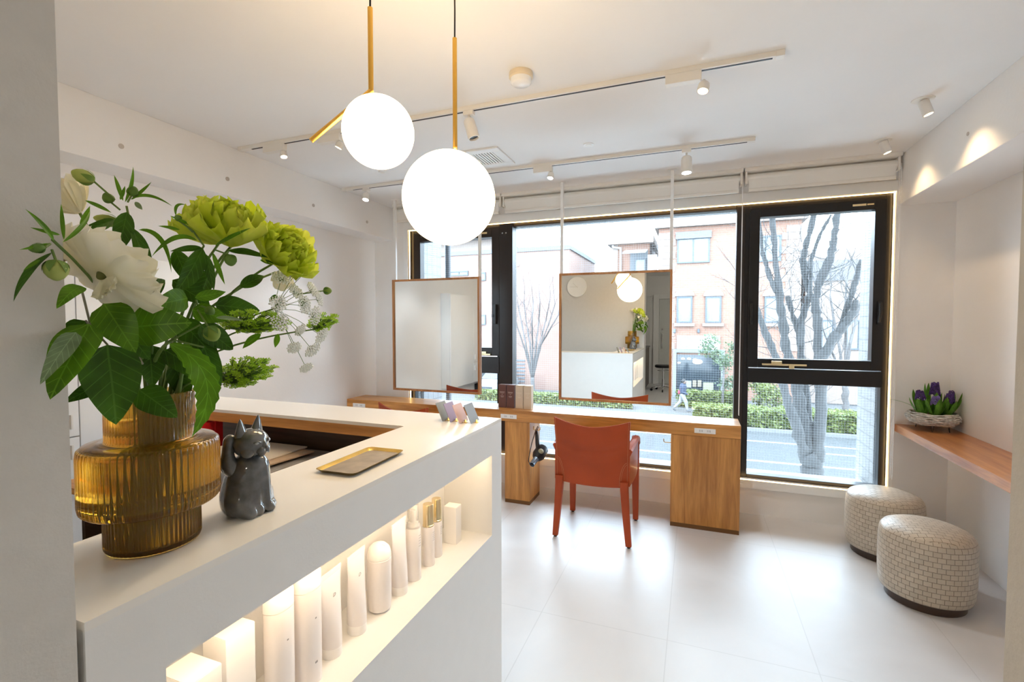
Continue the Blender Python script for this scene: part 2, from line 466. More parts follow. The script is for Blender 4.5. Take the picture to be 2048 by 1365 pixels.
# round plugs in the beam and lintel (old form-tie holes)
hm = pm('filled_hole', (0.55, 0.50, 0.46), 0.8)
hb = MB()
for y in (1.02, 1.62, 2.22, 2.95, 3.6): hb.cyl((-2.772, y, 2.36), (-2.769, y, 2.36), 0.013, 14)
for x in (-0.82, -0.2, 0.42, 1.0): hb.cyl((x, YW, 2.44), (x, YW - .003, 2.44), 0.011, 14)
for y in (2.3, 3.1): hb.cyl((1.268, y, 2.40), (1.265, y, 2.40), 0.010, 14)
struct('trim_3', hb, hm)
# white casing round the window
cs = MB()
cs.box(WX0 - .05, WX1 + .012, YW - .012, YW + .05, WZ1, WZ1 + .072, .002)
cs.box(WX0 - .05, WX0, YW - .012, YW + .05, WZ0, WZ1, .002)
cs.box(WX1, WX1 + .022, YW - .012, YW + .05, WZ0, WZ1, .002)
cs.box(WX0 - .05, WX1 + .022, YW - .022, YW + .16, WZ0 - .048, WZ0 + .014, .002)
struct('trim_4', cs, M_WHITE)
# warm light line that runs round the inside of the casing
M_LINE = emitm('warm_light_line', (1.0, 0.62, 0.24), 5.0)
ll = MB()
ll.box(WX0, WX1, YW + .012, YW + .020, WZ1 - .006, WZ1)
ll.box(WX0, WX0 + .006, YW + .012, YW + .020, WZ0 + .014, WZ1)
ll.box(WX1 - .006, WX1, YW + .012, YW + .020, WZ0 + .014, WZ1)
ll.box(0.33, WX1, YW - .020, YW - .012, WZ0 + .014, WZ0 + .019)
ll.box(-2.6, 0.33, YW - .020, YW - .012, WZ0 + .014, WZ0 + .019)
struct('trim_5', ll, M_LINE)

# ------------------------------------------------------------------ windows
YF0, YF1 = 4.045, 4.13
def ring(mb, x0, x1, z0, z1, w, y0, y1, bev=.003, wb_=None, wt=None):
    wb_ = w if wb_ is None else wb_; wt = w if wt is None else wt
    mb.box(x0, x0 + w, y0, y1, z0, z1, bev); mb.box(x1 - w, x1, y0, y1, z0, z1, bev)
    mb.box(x0 + w, x1 - w, y0, y1, z0, z0 + wb_, bev); mb.box(x0 + w, x1 - w, y0, y1, z1 - wt, z1, bev)
    return mb
def empty_struct(name, loc):
    return thing(name, None, None, loc, kind='structure')
def pane(x0, x1, z0, z1, parent, y=4.095):
    return MB().box(x0, x1, y, y + .006, z0, z1).build('glass', M_GLASS, parent)
Z0F, Z1F = 0.262, 2.343
# left: casement over fixed pane
W1 = empty_struct('window_1', (-2.1, 4.09, Z0F))
struct('window_frame', ring(MB(), -2.598, -1.655, Z0F, Z1F, .035, YF0, YF1, wb_=.03), M_FRAME, W1)
struct('sash', ring(MB(), -2.56, -1.66, 1.15, 2.305, .075, YF0 - .02, YF0 + .055), M_FRAME2, W1)
struct('transom', MB().box(-2.565, -1.66, YF0 - .03, YF1, 0.99, 1.14, .004), M_FRAME2, W1)
pane(-2.49, -1.73, 1.22, 2.235, W1); pane(-2.565, -1.69, 0.292, 0.99, W1)
struct('handle', MB().box(-1.71, -1.68, YF0 - .055, YF0 - .02, 1.44, 1.62, .006).box(-1.72, -1.70, YF0 - .06, YF0 - .045, 1.50, 1.53, .003), M_BLACK, W1)
struct('stay', MB().box(-1.95, -1.74, YF0 - .045, YF0 - .02, 1.155, 1.17, .003).box(-1.85, -1.78, YF0 - .05, YF0 - .02, 1.17, 1.19, .003), M_GOLD, W1)
struct('sticker', MB().box(-1.89, -1.78, YF0 - .022, YF0 - .0205, 2.262, 2.278), M_GOLD, W1)
# centre: picture window
W2 = empty_struct('window_2', (-0.6, 4.09, Z0F))
struct('window_frame', MB().box(-1.655, -1.53, YF0 - .03, YF1, Z0F, Z1F, .004).box(0.285, 0.345, YF0 - .01, YF1, Z0F, Z1F, .004)
       .box(-1.53, 0.285, YF0, YF1, 2.312, Z1F, .003).box(-1.53, 0.285, YF0, YF1, Z0F, 0.292, .003), M_FRAME2, W2)
struct('screw', MB().cyl((-1.625, YF0 - .033, 2.255), (-1.625, YF0 - .028, 2.255), .006, 10).cyl((-1.59, YF0 - .033, 2.255), (-1.59, YF0 - .028, 2.255), .006, 10), M_STEEL, W2)
pane(-1.53, 0.285, 0.292, 2.312, W2)
# right: casement over fixed pane
W3 = empty_struct('window_3', (0.8, 4.09, Z0F))
struct('window_frame', ring(MB(), 0.345, 1.256, Z0F, Z1F, .038, YF0 - .005, YF1, wb_=.03), M_FRAME, W3)
struct('sash', ring(MB(), 0.375, 1.222, 1.115, 2.305, .068, YF0 - .025, YF0 + .055), M_FRAME, W3)
struct('transom', MB().box(0.38, 1.222, YF0 - .03, YF1, 1.0, 1.108, .004), M_FRAME, W3)
pane(0.44, 1.16, 1.18, 2.24, W3); pane(0.383, 1.218, 0.292, 1.0, W3)
struct('handle', MB().box(1.178, 1.205, YF0 - .05, YF0 - .022, 1.44, 1.60, .006).tube([(1.19, YF0 - .055, 1.585), (1.187, YF0 - .07, 1.52), (1.178, YF0 - .075, 1.455)], [.008, .008, .007], 8), M_BLACK, W3)
struct('lock', MB().box(0.385, 0.402, YF0 - .045, YF0 - .022, 1.44, 1.60, .005), M_BLACK, W3)
struct('stay', MB().box(0.47, 0.76, YF0 - .05, YF0 - .028, 1.135, 1.150, .003).box(0.53, 0.60, YF0 - .06, YF0 - .028, 1.150, 1.170, .003).box(0.645, 0.68, YF0 - .062, YF0 - .025, 1.115, 1.15, .004), M_GOLD, W3)
struct('sticker', MB().box(1.02, 1.10, YF0 - .0275, YF0 - .0255, 2.266, 2.280).box(1.105, 1.145, YF0 - .0275, YF0 - .0255, 2.268, 2.278), M_GOLD, W3)

# ------------------------------------------------------------------ roller blinds
M_BLIND = pm('ivory_blind_fabric', (0.86, 0.85, 0.82), 0.8, bump=0.1, bscale=200)
def blind(x0, x1, lab, chain):
    t = thing('roller_blind', lab, 'blind', ((x0 + x1) / 2, 3.93, 2.39), group='roller blinds above the windows')
    MB().box(x0 + .002, x1 - .002, 3.87, 3.995, 2.545, CZ, .003).build('headrail', M_TRACK, t)
    MB().cyl((x0 + .02, 3.93, 2.502), (x1 - .02, 3.93, 2.502), .033, 24).build('roller', M_BLIND, t, smooth=True, auto=True)
    MB().box(x0 + .03, x1 - .03, 3.8985, 3.9005, 2.415, 2.50).build('fabric', M_BLIND, t)
    MB().box(x0 + .028, x1 - .028, 3.891, 3.907, 2.40, 2.424, .004).build('bottom_bar', M_TRACK, t)
    for xb in (x0 + .006, x1 - .02): MB().box(xb, xb + .014, 3.89, 3.97, 2.46, 2.546, .003).build('bracket', M_TRACK, t)
    if chain:
        cx = x1 - .004; c = MB()
        z = 2.47
        while z > chain:
            c.cbox((cx, 3.885, z), (.0045, .0045, .0065)); c.cbox((cx, 3.915, z), (.0045, .0045, .0065)); z -= .0105
        c.tube([(cx, 3.885, 2.5), (cx, 3.885, chain)], .0011, 5).tube([(cx, 3.915, 2.5), (cx, 3.915, chain)], .0011, 5)
        c.build('bead_chain', M_WHITE, t)
    return t
blind(-2.70, -1.585, 'leftmost ivory roller blind, above the narrow left window, behind the globe lamps', 0)
blind(-1.58, 0.315, 'wide ivory roller blind rolled up above the big middle window', 0.765)
blind(0.32, 1.255, 'ivory roller blind rolled up above the right casement window', 0.40)

# ================================================================== CEILING FITTINGS
M_LAMP = emitm('lit_spot_lens', (0.95, 0.98, 1.0), 14.0)
M_LAMPW = emitm('lit_warm_lens', (1.0, 0.80, 0.5), 8.0)
M_SLOT = pm('track_slot', (0.02, 0.02, 0.03), 0.5)
def track(y, x0, x1, lab):
    t = thing('lighting_track', lab, 'track', ((x0 + x1) / 2, y, CZ - .03), group='ceiling lighting tracks')
    MB().box(x0, x1, y - .017, y + .017, CZ - .022, CZ, .002).build('rail', M_TRACK, t)
    MB().box(x0 + .10, x1 - .04, y - .005, y + .005, CZ - .0235, CZ - .0215).build('slot', M_SLOT, t)
    for xb in (x0 - .004, x1 - .03): MB().box(xb, xb + .034, y - .019, y + .019, CZ - .025, CZ, .003).build('end_cap', M_TRACK, t)
    return t
Y1, Y2 = at_z(1567, 112, CZ - .02).y, at_z(1510, 282, CZ - .02).y
TX0, TX1 = -2.73, at_z(1567, 112, CZ - .02).x
track(Y1, TX0, TX1, 'nearer white ceiling track crossing the room behind the two globe lamps')
track(Y2, TX0 - .02, TX1 - .005, 'farther white ceiling track close to the window, just before the mirror rods')

def spot(x, y, d, lab, box=None, L=.075, r=.026, on=M_TRACK, energy=0, color=(1, .95, .88), drop=.03, ang=50, rb=0.5, rl=None):
    """track spot: adapter, joint, barrel aimed along d"""
    zt = CZ - .022
    d = Vector(d).normalized()
    t = thing('track_spotlight', lab, 'spotlight', (x, y, zt - .1), group='white track spotlights')
    if box: MB().box(x + box[0], x + box[1], y - .019, y + .019, zt - .042, zt, .003).build('driver_box', M_TRACK, t)
    else: MB().box(x - .028, x + .028, y - .016, y + .016, zt - .022, zt, .003).build('adapter', M_TRACK, t)
    z0 = zt - (.04 if box else .022)
    j = Vector((x, y, z0 - drop))
    MB().cyl((x, y, z0), j, .006, 10).sphere(j, .010, 12, 8).build('arm', M_TRACK, t, smooth=True)
    a = j - d * .012; e = j + d * L
    body = MB().lathe([(0, 0), (r * .72, 0), (r * .9, .006), (r, .02), (r, L), (r * .84, L), (r * .82, L - .012), (0, L - .012)], 28, a, d)
    body.build('barrel', M_TRACK, t, smooth=True, auto=True)
    MB().lathe([(0, L - .009), (r * .78, L - .009), (r * .78, L - .0085), (0, L - .0085)], 24, a, d).build('lens', on, t)
    if energy:
        l = bpy.data.lights.new('spot_lamp', 'SPOT'); l.energy = energy; l.color = color; l.spot_size = math.radians(ang); l.spot_blend = rb; l.shadow_soft_size = .02
        o = bpy.data.objects.new('spot_lamp', l); COL.objects.link(o)
        o.location = TM[t.name].inverted() @ (a + d * (L + .01)); o.rotation_euler = d.to_track_quat('-Z', 'Y').to_euler(); o.parent = t
    return t
px = lambda x, y, Y: at_y(x, y, Y).x
spot(px(567, 300, Y1), Y1, (.25, -.1, -1), 'track spotlight farthest left on the nearer ceiling track, beside its driver box', (-.15, .01), .035, .022, M_LAMPW, 6, (1, .86, .68), .02, 70)
spot(px(680, 275, Y1), Y1, (-.45, -.2, -1), 'short track spotlight just left of the small globe lamp', (-.15, .01), .035, .022, M_LAMPW, 6, (1, .86, .68), .02, 70)
spot(px(938, 240, Y1), Y1, (.30, .05, -1), 'long cylindrical spotlight between the two globe lamps, tilted right', None, .105, .030, M_SLOT, 0)
spot(px(1408, 150, Y1), Y1, (-.15, -.25, -1), 'small jointed spotlight near the right end of the nearer track', (-.16, -.01), .04, .025, M_LAMPW, 6, (1, .9, .78), .025, 80)
spot(px(733, 395, Y2), Y2, (.05, -.35, -1), 'lit track spotlight at the left end of the farther track', None, .06, .028, M_LAMP, 14, (.95, .98, 1), .03, 80)
spot(px(1102, 335, Y2), Y2, (-.12, -.3, -1), 'small lit track spotlight right of the large globe lamp', (-.125, .01), .04, .023, M_LAMP, 14, (.95, .98, 1), .02, 80)
spot(px(1373, 310, Y2), Y2, (.02, -.1, -1), 'white cylindrical track spotlight beside the right rod of the right mirror', None, .105, .033, M_LAMP, 14, (.95, .98, 1), .035, 80)

def downspot(x, y, d, lab, energy):
    t = thing('ceiling_spotlight', lab, 'spotlight', (x, y, CZ - .09), group='recessed spotlights by the right beam')
    d = Vector(d).normalized()
    MB().lathe([(0, -.004), (.046, -.004), (.048, -.001), (.048, 0), (0, 0)], 32, (x, y, CZ)).build('trim_ring', M_TRACK, t, smooth=True, auto=True)
    a = Vector((x, y, CZ - .008)); L = .075
    MB().lathe([(0, 0), (.020, 0), (.0235, .005), (.0235, L), (.019, L), (.018, L - .01), (0, L - .01)], 28, a, d).build('barrel', M_TRACK, t, smooth=True, auto=True)
    MB().lathe([(0, L - .008), (.0175, L - .008), (.0175, L - .007), (0, L - .007)], 24, a, d).build('lens', M_LAMPW, t)
    l = bpy.data.lights.new('spot_lamp', 'SPOT'); l.energy = energy; l.color = (1, .68, .36); l.spot_size = math.radians(92); l.spot_blend = .9; l.shadow_soft_size = .015
    o = bpy.data.objects.new('spot_lamp', l); COL.objects.link(o)
    o.location = TM[t.name].inverted() @ (a + d * (L + .006)); o.rotation_euler = d.to_track_quat('-Z', 'Y').to_euler(); o.parent = t
s1, s2 = at_z(1846, 199, CZ), at_z(1766, 281, CZ)
downspot(s1.x, s1.y, (.33, -.05, -1), 'nearer recessed white spotlight on the ceiling beside the right beam', 5.5)
downspot(s2.x, s2.y, (.33, -.05, -1), 'farther recessed white spotlight on the ceiling near the window corner', 4)

# emergency lamp, discs, air grille
p = at_z(1042, 146, CZ)
t = thing('emergency_light', 'round ceiling lamp with a clear lower dome in front of the nearer track', 'ceiling light', (p.x, p.y, CZ - .06))
MB().lathe([(0, 0), (.052, 0), (.054, -.006), (.054, -.022), (.047, -.026), (0, -.026)], 40, (p.x, p.y, CZ)).build('base', pm('ivory_plastic', (.78, .66, .48), .45), t, smooth=True, auto=True)
MB().lathe([(.047, -.026), (.046, -.045), (.038, -.052), (0, -.055)], 40, (p.x, p.y, CZ)).build('dome', pm('frosted_dome', (.86, .86, .86), .25), t, smooth=True)
for (x, y, rr, lab) in ((1177, 289, .034, 'small flat white ceiling disc between the two tracks'), (765, 344, .028, 'small flat white ceiling disc below the small globe lamp')):
    p = at_z(x, y, CZ)
    t = thing('ceiling_disc', lab, 'ceiling cover', (p.x, p.y, CZ - .01), group='small ceiling discs')
    MB().lathe([(0, -.006), (rr * .9, -.006), (rr, -.003), (rr, 0), (0, 0)], 32, (p.x, p.y, CZ)).build('disc', M_WHITE, t, smooth=True, auto=True)
    MB().lathe([(0, -.0075), (rr * .6, -.0075), (rr * .6, -.006), (0, -.006)], 32, (p.x, p.y, CZ)).build('centre', M_TRACK, t)
a, b_ = at_z(1031, 325, CZ), at_z(997, 292, CZ)
gx1, gy0, gy1 = a.x, b_.y, a.y
gx0 = gx1 - .34
t = thing('air_grille', 'square white ventilation grille on the ceiling above the large globe lamp', 'vent', ((gx0 + gx1) / 2, (gy0 + gy1) / 2, CZ - .015))
g = MB()
g.box(gx0, gx1, gy0, gy0 + .06, CZ - .012, CZ, .003).box(gx0, gx1, gy1 - .06, gy1, CZ - .012, CZ, .003).box(gx0, gx0 + .06, gy0 + .06, gy1 - .06, CZ - .012, CZ, .003).box(gx1 - .06, gx1, gy0 + .06, gy1 - .06, CZ - .012, CZ, .003)
g.build('frame', M_WHITE, t)
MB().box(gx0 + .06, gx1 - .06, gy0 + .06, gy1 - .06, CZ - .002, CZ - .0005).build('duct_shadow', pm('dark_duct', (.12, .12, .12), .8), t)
n = 11
for k in range(n):
    x = gx0 + .06 + (gx1 - gx0 - .12) * (k + .5) / n
    MB().box(x - .006, x + .006, gy0 + .06, gy1 - .06, CZ - .010, CZ - .003, .001).build('slat', M_WHITE, t)

# ================================================================== PENDANTS
M_GLOBE = emitm('opal_globe_glow', (1.0, 0.72, 0.40), GLOBE)
def pendant(lab, rod_top, bend, tip, c, r, rr):
    rod_top, bend, tip, c = map(Vector, (rod_top, bend, tip, c))
    t = thing('globe_pendant', lab, 'pendant lamp', (rod_top.x, rod_top.y, c.z - r), group='brass globe pendants')
    MB().sphere(c, r, 64, 36).build('globe', M_GLOBE, t, smooth=True)
    MB().cyl(bend, rod_top, rr, 20).build('upright_rod', M_BRASS, t, smooth=True, auto=True)
    d = (tip - bend).normalized()
    MB().cyl(bend - d * rr * .6, tip, rr, 20).build('slanted_rod', M_BRASS, t, smooth=True, auto=True)
    # small brass mount between rod and globe
    k = bend + d * max(0, (c - bend).dot(d))
    n_ = (c - k).normalized()
    MB().cyl(k, c - n_ * (r - .004), rr * 1.3, 20).build('globe_mount', M_BRASS, t, smooth=True, auto=True)
    MB().tube([rod_top - Vector((0, 0, .01)), rod_top + Vector((.001, 0, (CZ - rod_top.z) * .5)), (rod_top.x, rod_top.y, CZ - .02)], .0028, 8).build('cable', M_BLACK, t, smooth=True)
    MB().lathe([(0, -.025), (.045, -.022), (.05, 0), (0, 0)], 32, (rod_top.x, rod_top.y, CZ)).build('canopy', M_BRASS, t, smooth=True, auto=True)
C1 = at_r(757, 265, 1.455); C2 = at_r(898, 397, 1.592)
def rod_end(c, r, rr, bend, px_, py_, guess):
    """distance along the sight line that keeps the rod just touching the globe's mount"""
    best = None
    for k in range(-60, 61):
        rho = guess + k * .004
        tip = at_r(px_, py_, rho); bv = Vector(bend); d = (tip - bv).normalized()
        q = (Vector(c) - bv); dist = (q - d * q.dot(d)).length
        e = abs(dist - (r + rr + .004))
        if best is None or e < best[0]: best = (e, tip)
    return best[1]
b1 = at_r(742, 182, 1.49)
t1 = rod_end(C1, .101, .0075, b1, 622, 282, 1.62)
pendant('small white globe lamp on a bent brass rod, left and higher of the two', (b1.x, b1.y, at_r(742, 16, 1.49).z), b1, t1, C1, .101, .0075)
b2 = Vector((C2.x + .005, C2.y + .035, C2.z + .175))
# rod leans away towards the window on the far side of the globe
dd = Vector((-.50, .38, -.80)).normalized()
def solve_dir():
    best = None
    for k in range(200):
        e = .05 + k * .01
        d = Vector((-.55, e, -.85)).normalized()
        q = C2 - b2; dist = (q - d * q.dot(d)).length
        s = abs(dist - (.15 + .011))
        if q.dot(d) > 0 and (best is None or s < best[0]): best = (s, d)
    return best[1]
d2 = solve_dir()
pendant('large white globe lamp under an upright brass rod, right and lower of the two', (b2.x, b2.y, at_r(903, 76, 1.62).z), b2, b2 + d2 * .30, C2, .15, .0075)

# ================================================================== RECEPTION COUNTER
M_LAM = pm('white_laminate', (0.80, 0.79, 0.77), 0.42, bump=0.05, bscale=220, var=0.010, vscale=20)
M_TOP = pm('satin_white_countertop', (0.86, 0.83, 0.78), 0.22)
CX0, CX1, CY0, CY1, CT = -0.944, -0.680, 0.342, 1.668, 1.09
t = thing('reception_counter', 'white L-shaped reception counter with a warmly lit niche along its side', 'counter', (-1.3, 1.2, 0))
b = MB()
b.box(CX0, CX1, CY0, CY1, .972, CT - .012).box(CX0, CX1, CY0, CY1, 0, .678).box(CX0, CX1, CY0, .434, .678, .972).box(CX0, CX1, 1.577, CY1, .678, .972).box(CX0, -.875, .434, 1.577, .678, .972)
b.box(-2.45, CX0, 1.625, CY1, 0, CT - .012)
b.build('body', M_LAM, t)
tp = MB(); tp.prism([(CX1 + .0, CY0), (CX1, CY1 + .0), (-2.45, CY1), (-2.45, 1.417), (CX0, 1.417), (CX0, CY0)], CT - .012, CT)
tp.build('countertop', M_TOP, t)
MB().box(-2.45, CX0 - .001, 1.417, 1.437, CT - .05, CT - .0125).box(CX0 - .018, CX0 - .001, CY0, 1.437, CT - .05, CT - .0125).build('wood_edge', M_WOOD, t)
MB().box(-2.45, CX0 - .02, 1.607, 1.624, .12, CT - .013).build('inner_panel', M_WOODD, t)
MB().box(-2.45, CX0 - .02, 1.14, 1.606, .765, .79).build('work_shelf', M_WOOD, t)
for xb in (-2.30, -1.20): MB().box(xb, xb + .02, 1.16, 1.606, .0, .764).build('support_panel', M_WOODD, t)
st = MB(); st.box(-.712, -.692, .45, 1.56, .9655, .9715); st.build('light_strip', emitm('niche_light_strip', (1, .76, .48), 3), t)
area('niche_light', (-.70, 1.005, .962), (1.09, .02), NICHE, (1, .74, .46), (-.8, 0, -1), spread=math.radians(150), parent=t)

# ------------------------------------------------------------------ goods in the niche
NZ = .678
M_BOTW = pm('pearl_white_plastic', (0.80, 0.76, 0.75), 0.28, coat=0.3)
M_BOTP = pm('satin_white_plastic', (0.85, 0.83, 0.81), 0.35)
M_CARD = pm('white_card', (0.86, 0.84, 0.82), 0.55)
M_CLEAR = pm('clear_cap_plastic', (0.95, 0.95, 0.95), 0.08, trans=0.75, ior=1.4)
M_INK = pm('grey_print', (0.32, 0.30, 0.30), 0.6)

def lettering(s, loc, size, parent, rot, mat=M_INK, name='lettering'):
    c = bpy.data.curves.new(name, 'FONT'); c.body = s; c.size = size; c.align_x = 'CENTER'; c.align_y = 'CENTER'; c.extrude = .00015
    q = bpy.data.objects.new(name, c); COL.objects.link(q)
    dg = bpy.context.evaluated_depsgraph_get(); dg.update()
    me = bpy.data.meshes.new_from_object(q.evaluated_get(dg)); bpy.data.objects.remove(q); bpy.data.curves.remove(c)
    me.materials.clear(); me.materials.append(mat)
    o = bpy.data.objects.new(name, me); COL.objects.link(o)
    o.rotation_euler = rot; o.location = TM[parent.name].inverted() @ Vector(loc); o.parent = parent
    return o
FX = (PI / 2, 0, PI / 2)      # writing on a face that looks along +X
FY = (PI / 2, 0, 0)           # on a face that looks along -Y

def carton(x, y, wx, wy, h, lab, rot=0, seam=True):
    t = thing('carton', lab, 'box', (x, y, NZ), rot, group='white cartons in the niche')
    b = MB().box(-wx / 2, wx / 2, -wy / 2, wy / 2, 0, h - .0012, .0012); b.build('box', M_CARD, t, local=True)
    MB().box(-wx / 2 + .0006, wx / 2 - .0006, -wy / 2 + .0006, wy / 2 - .0006, h - .001, h, .0004).build('lid_flap', M_CARD, t, local=True)
    return t
def tube_(x, y, w, h, lab, rb=.021, rot=.08, letters=None):
    """cosmetic tube standing on its cap: round below, crimped flat above"""
    t = thing('cosmetic_tube', lab, 'tube', (x, y, NZ), rot, group='white crimped tubes in the niche')
    def fn(a, k):
        th = a * 2 * PI
        s = k
        wy = rb + (w / 2 - rb) * s ** .8; wx = rb * (1 - s ** 1.3) + .0014
        return Vector((wx * math.cos(th), wy * math.sin(th), .024 + (h - .036) * s))
    b = MB(); b.grid(fn, 40, 14, cu=True); b.build('sleeve', M_BOTW, t, local=True, smooth=True)
    MB().box(-.0016, .0016, -w / 2, w / 2, h - .012, h, .0006).build('crimp', M_BOTW, t, local=True)
    MB().lathe([(0, 0), (rb * .97, 0), (rb, .002), (rb, .023), (rb * .98, .025), (0, .025)], 36).build('cap', M_BOTP, t, local=True, smooth=True, auto=True)
    if letters: lettering(letters, TM[t.name] @ Vector((.0105, 0, h * .72)), .013, t, (PI / 2 + .1, 0, PI / 2))
    MB().box(rb * .80, rb * .80 + .0003, -.007, .007, h * .30, h * .30 + .0010).box(rb * .80, rb * .80 + .0003, -.005, .005, h * .28, h * .28 + .0010).build('small_print', M_INK, t, local=True)
    return t
def lensbottle(x, y, w, d, h, lab):
    """tall bottle of half-moon section with a flat flip lid"""
    t = thing('shampoo_bottle', lab, 'bottle', (x, y, NZ), 0, group='tall half-moon bottles in the niche')
    def out(k, e=1.0):
        th = k * 2 * PI
        c, s_ = math.cos(th), math.sin(th)
        xx = d * .62 * abs(c) ** .9 * (1 if c > 0 else -.55)
        return Vector((xx * e, w / 2 * math.copysign(abs(s_) ** .8, s_) * e, 0))
    def body(a, k): v = out(a, 1 - .04 * (1 - k) ** 4); return Vector((v.x, v.y, k * (h * .86)))
    b = MB(); b.grid(body, 48, 10, cu=True)
    b.bm.faces.new([b.bm.verts.new(out(i / 48, .96)) for i in range(48)]); b.build('body', M_BOTW, t, local=True, smooth=True, auto=True)
    def cap(a, k):
        e = [1, 1.005, 1.005, .99, .96][k]; z = [h * .862, h * .865, h * .985, h * .995, h][k]
        v = out(a, e); return Vector((v.x, v.y, z))
    b = MB(); b.grid(lambda a, k: cap(a, round(k * 4)), 48, 5, cu=True)
    b.bm.faces.new([b.bm.verts.new(out(i / 48, .96) + Vector((0, 0, h))) for i in range(48)]); b.build('flip_lid', M_BOTP, t, local=True, smooth=True, auto=True)
    MB().box(d * .62, d * .62 + .0003, -.002, .002, h * .60, h * .60 + .003).box(d * .60, d * .62 + .0003, -.003, .003, h * .20, h * .20 + .004).build('small_print', M_INK, t, local=True)
    return t
def pumpbottle(x, y, r, h, hc, cap, lab, name='cosmetic_bottle', group='slim bottles in the niche'):
    t = thing(name, lab, 'bottle', (x, y, NZ), 0, group=group)
    MB().lathe([(0, 0), (r * .94, 0), (r, .003), (r, hc - .010), (r * .95, hc - .002), (r * .80, hc), (0, hc)], 40).build('body', M_BOTW, t, local=True, smooth=True, auto=True)
    if cap is M_CLEAR:
        MB().lathe([(r * .95, hc - .004), (r * .9, hc + .006), (r * .72, hc + .016), (r * .72, h - .004), (r * .68, h), (0, h)], 40).build('cap', cap, t, local=True, smooth=True, auto=True)
        MB().lathe([(0, hc), (r * .5, hc), (r * .5, hc + .012), (r * .25, hc + .014), (r * .25, h - .018), (0, h - .018)], 24).build('nozzle', M_BOTP, t, local=True, smooth=True, auto=True)
    else:
        MB().lathe([(0, hc), (r * .92, hc), (r * .92, hc + .004), (r * .86, hc + .005), (r * .86, h - .001), (r * .83, h), (0, h)], 40).build('cap', cap, t, local=True, smooth=True, auto=True)
    b = MB()
    for k in range(5): b.box(r * 1.0, r * 1.0 + .0003, -.006 + .001 * (k % 2), .004, hc * (.85 - .05 * k), hc * (.85 - .05 * k) + .0009)
    b.build('small_print', M_INK, t, local=True)
    return t
carton(-.785, .540, .075, .056, .192, 'short wide white carton, first from the left in the lit niche')
carton(-.792, .618, .058, .060, .214, 'tall white carton, second from the left in the lit niche')
lensbottle(-.770, .706, .062, .042, .241, 'tall half-moon white bottle next to the tall carton in the niche')
lensbottle(-.770, .781, .064, .042, .241, 'tall half-moon white bottle beside the tube marked with a letter')
tube_(-.782, .868, .076, .199, 'white crimped tube printed with a letter D, left of the other tubes', .023, letters='D')
tube_(-.782, .958, .074, .203, 'white crimped tube directly left of the rounded dome bottle', .023, letters='D')
t = thing('dome_bottle', 'rounded dome-topped pearly white bottle in the middle of the niche', 'bottle', (-.785, 1.055, NZ))
MB().lathe([(0, 0), (.022, 0), (.029, .006), (.0315, .03), (.0315, .142), (.0305, .143), (.0305, .144)], 48).build('body', M_BOTW, t, local=True, smooth=True, auto=True)
MB().lathe([(.0305, .144), (.0315, .145), (.0312, .155), (.027, .170), (.018, .179), (0, .183)], 48).box(.010, .020, -.004, .004, .176, .181, .001).build('dome_cap', M_BOTP, t, local=True, smooth=True, auto=True)
tube_(-.782, 1.143, .078, .209, 'white crimped tube right of the dome bottle, printed faintly', .023)
pumpbottle(-.786, 1.222, .0235, .228, .160, M_CLEAR, 'slim white bottle with a clear tall cap in the niche')
pumpbottle(-.787, 1.312, .0195, .196, .126, M_GOLD, 'nearer slim white bottle with a gold cap in the niche')
pumpbottle(-.792, 1.373, .0180, .192, .118, M_GOLD, 'farther slim white bottle with a gold cap, beside the small carton')
carton(-.790, 1.482, .048, .040, .131, 'small white carton at the far right end of the niche')

# ------------------------------------------------------------------ on the counter
def meta(elems, res=.004, thr=.6):
    """elems: (x, y, z, r) balls -> one smooth continuous bmesh"""
    mb = bpy.data.metaballs.new('m'); mb.resolution = res; mb.render_resolution = res; mb.threshold = thr
    for (x, y, z, r) in elems:
        e = mb.elements.new(); e.co = (x, y, z); e.radius = r / .575; e.stiffness = 2
    o = bpy.data.objects.new('m', mb); COL.objects.link(o)
    dg = bpy.context.evaluated_depsgraph_get(); dg.update()
    ev = o.evaluated_get(dg); me = ev.to_mesh()
    b = MB(); b.bm.from_mesh(me); ev.to_mesh_clear()
    bpy.data.objects.remove(o); bpy.data.metaballs.remove(mb)
    return b
def chain(p, q, r0, r1, n=6):
    p, q = Vector(p), Vector(q)
    return [(*(p.lerp(q, i / (n - 1))), r0 + (r1 - r0) * i / (n - 1)) for i in range(n)]

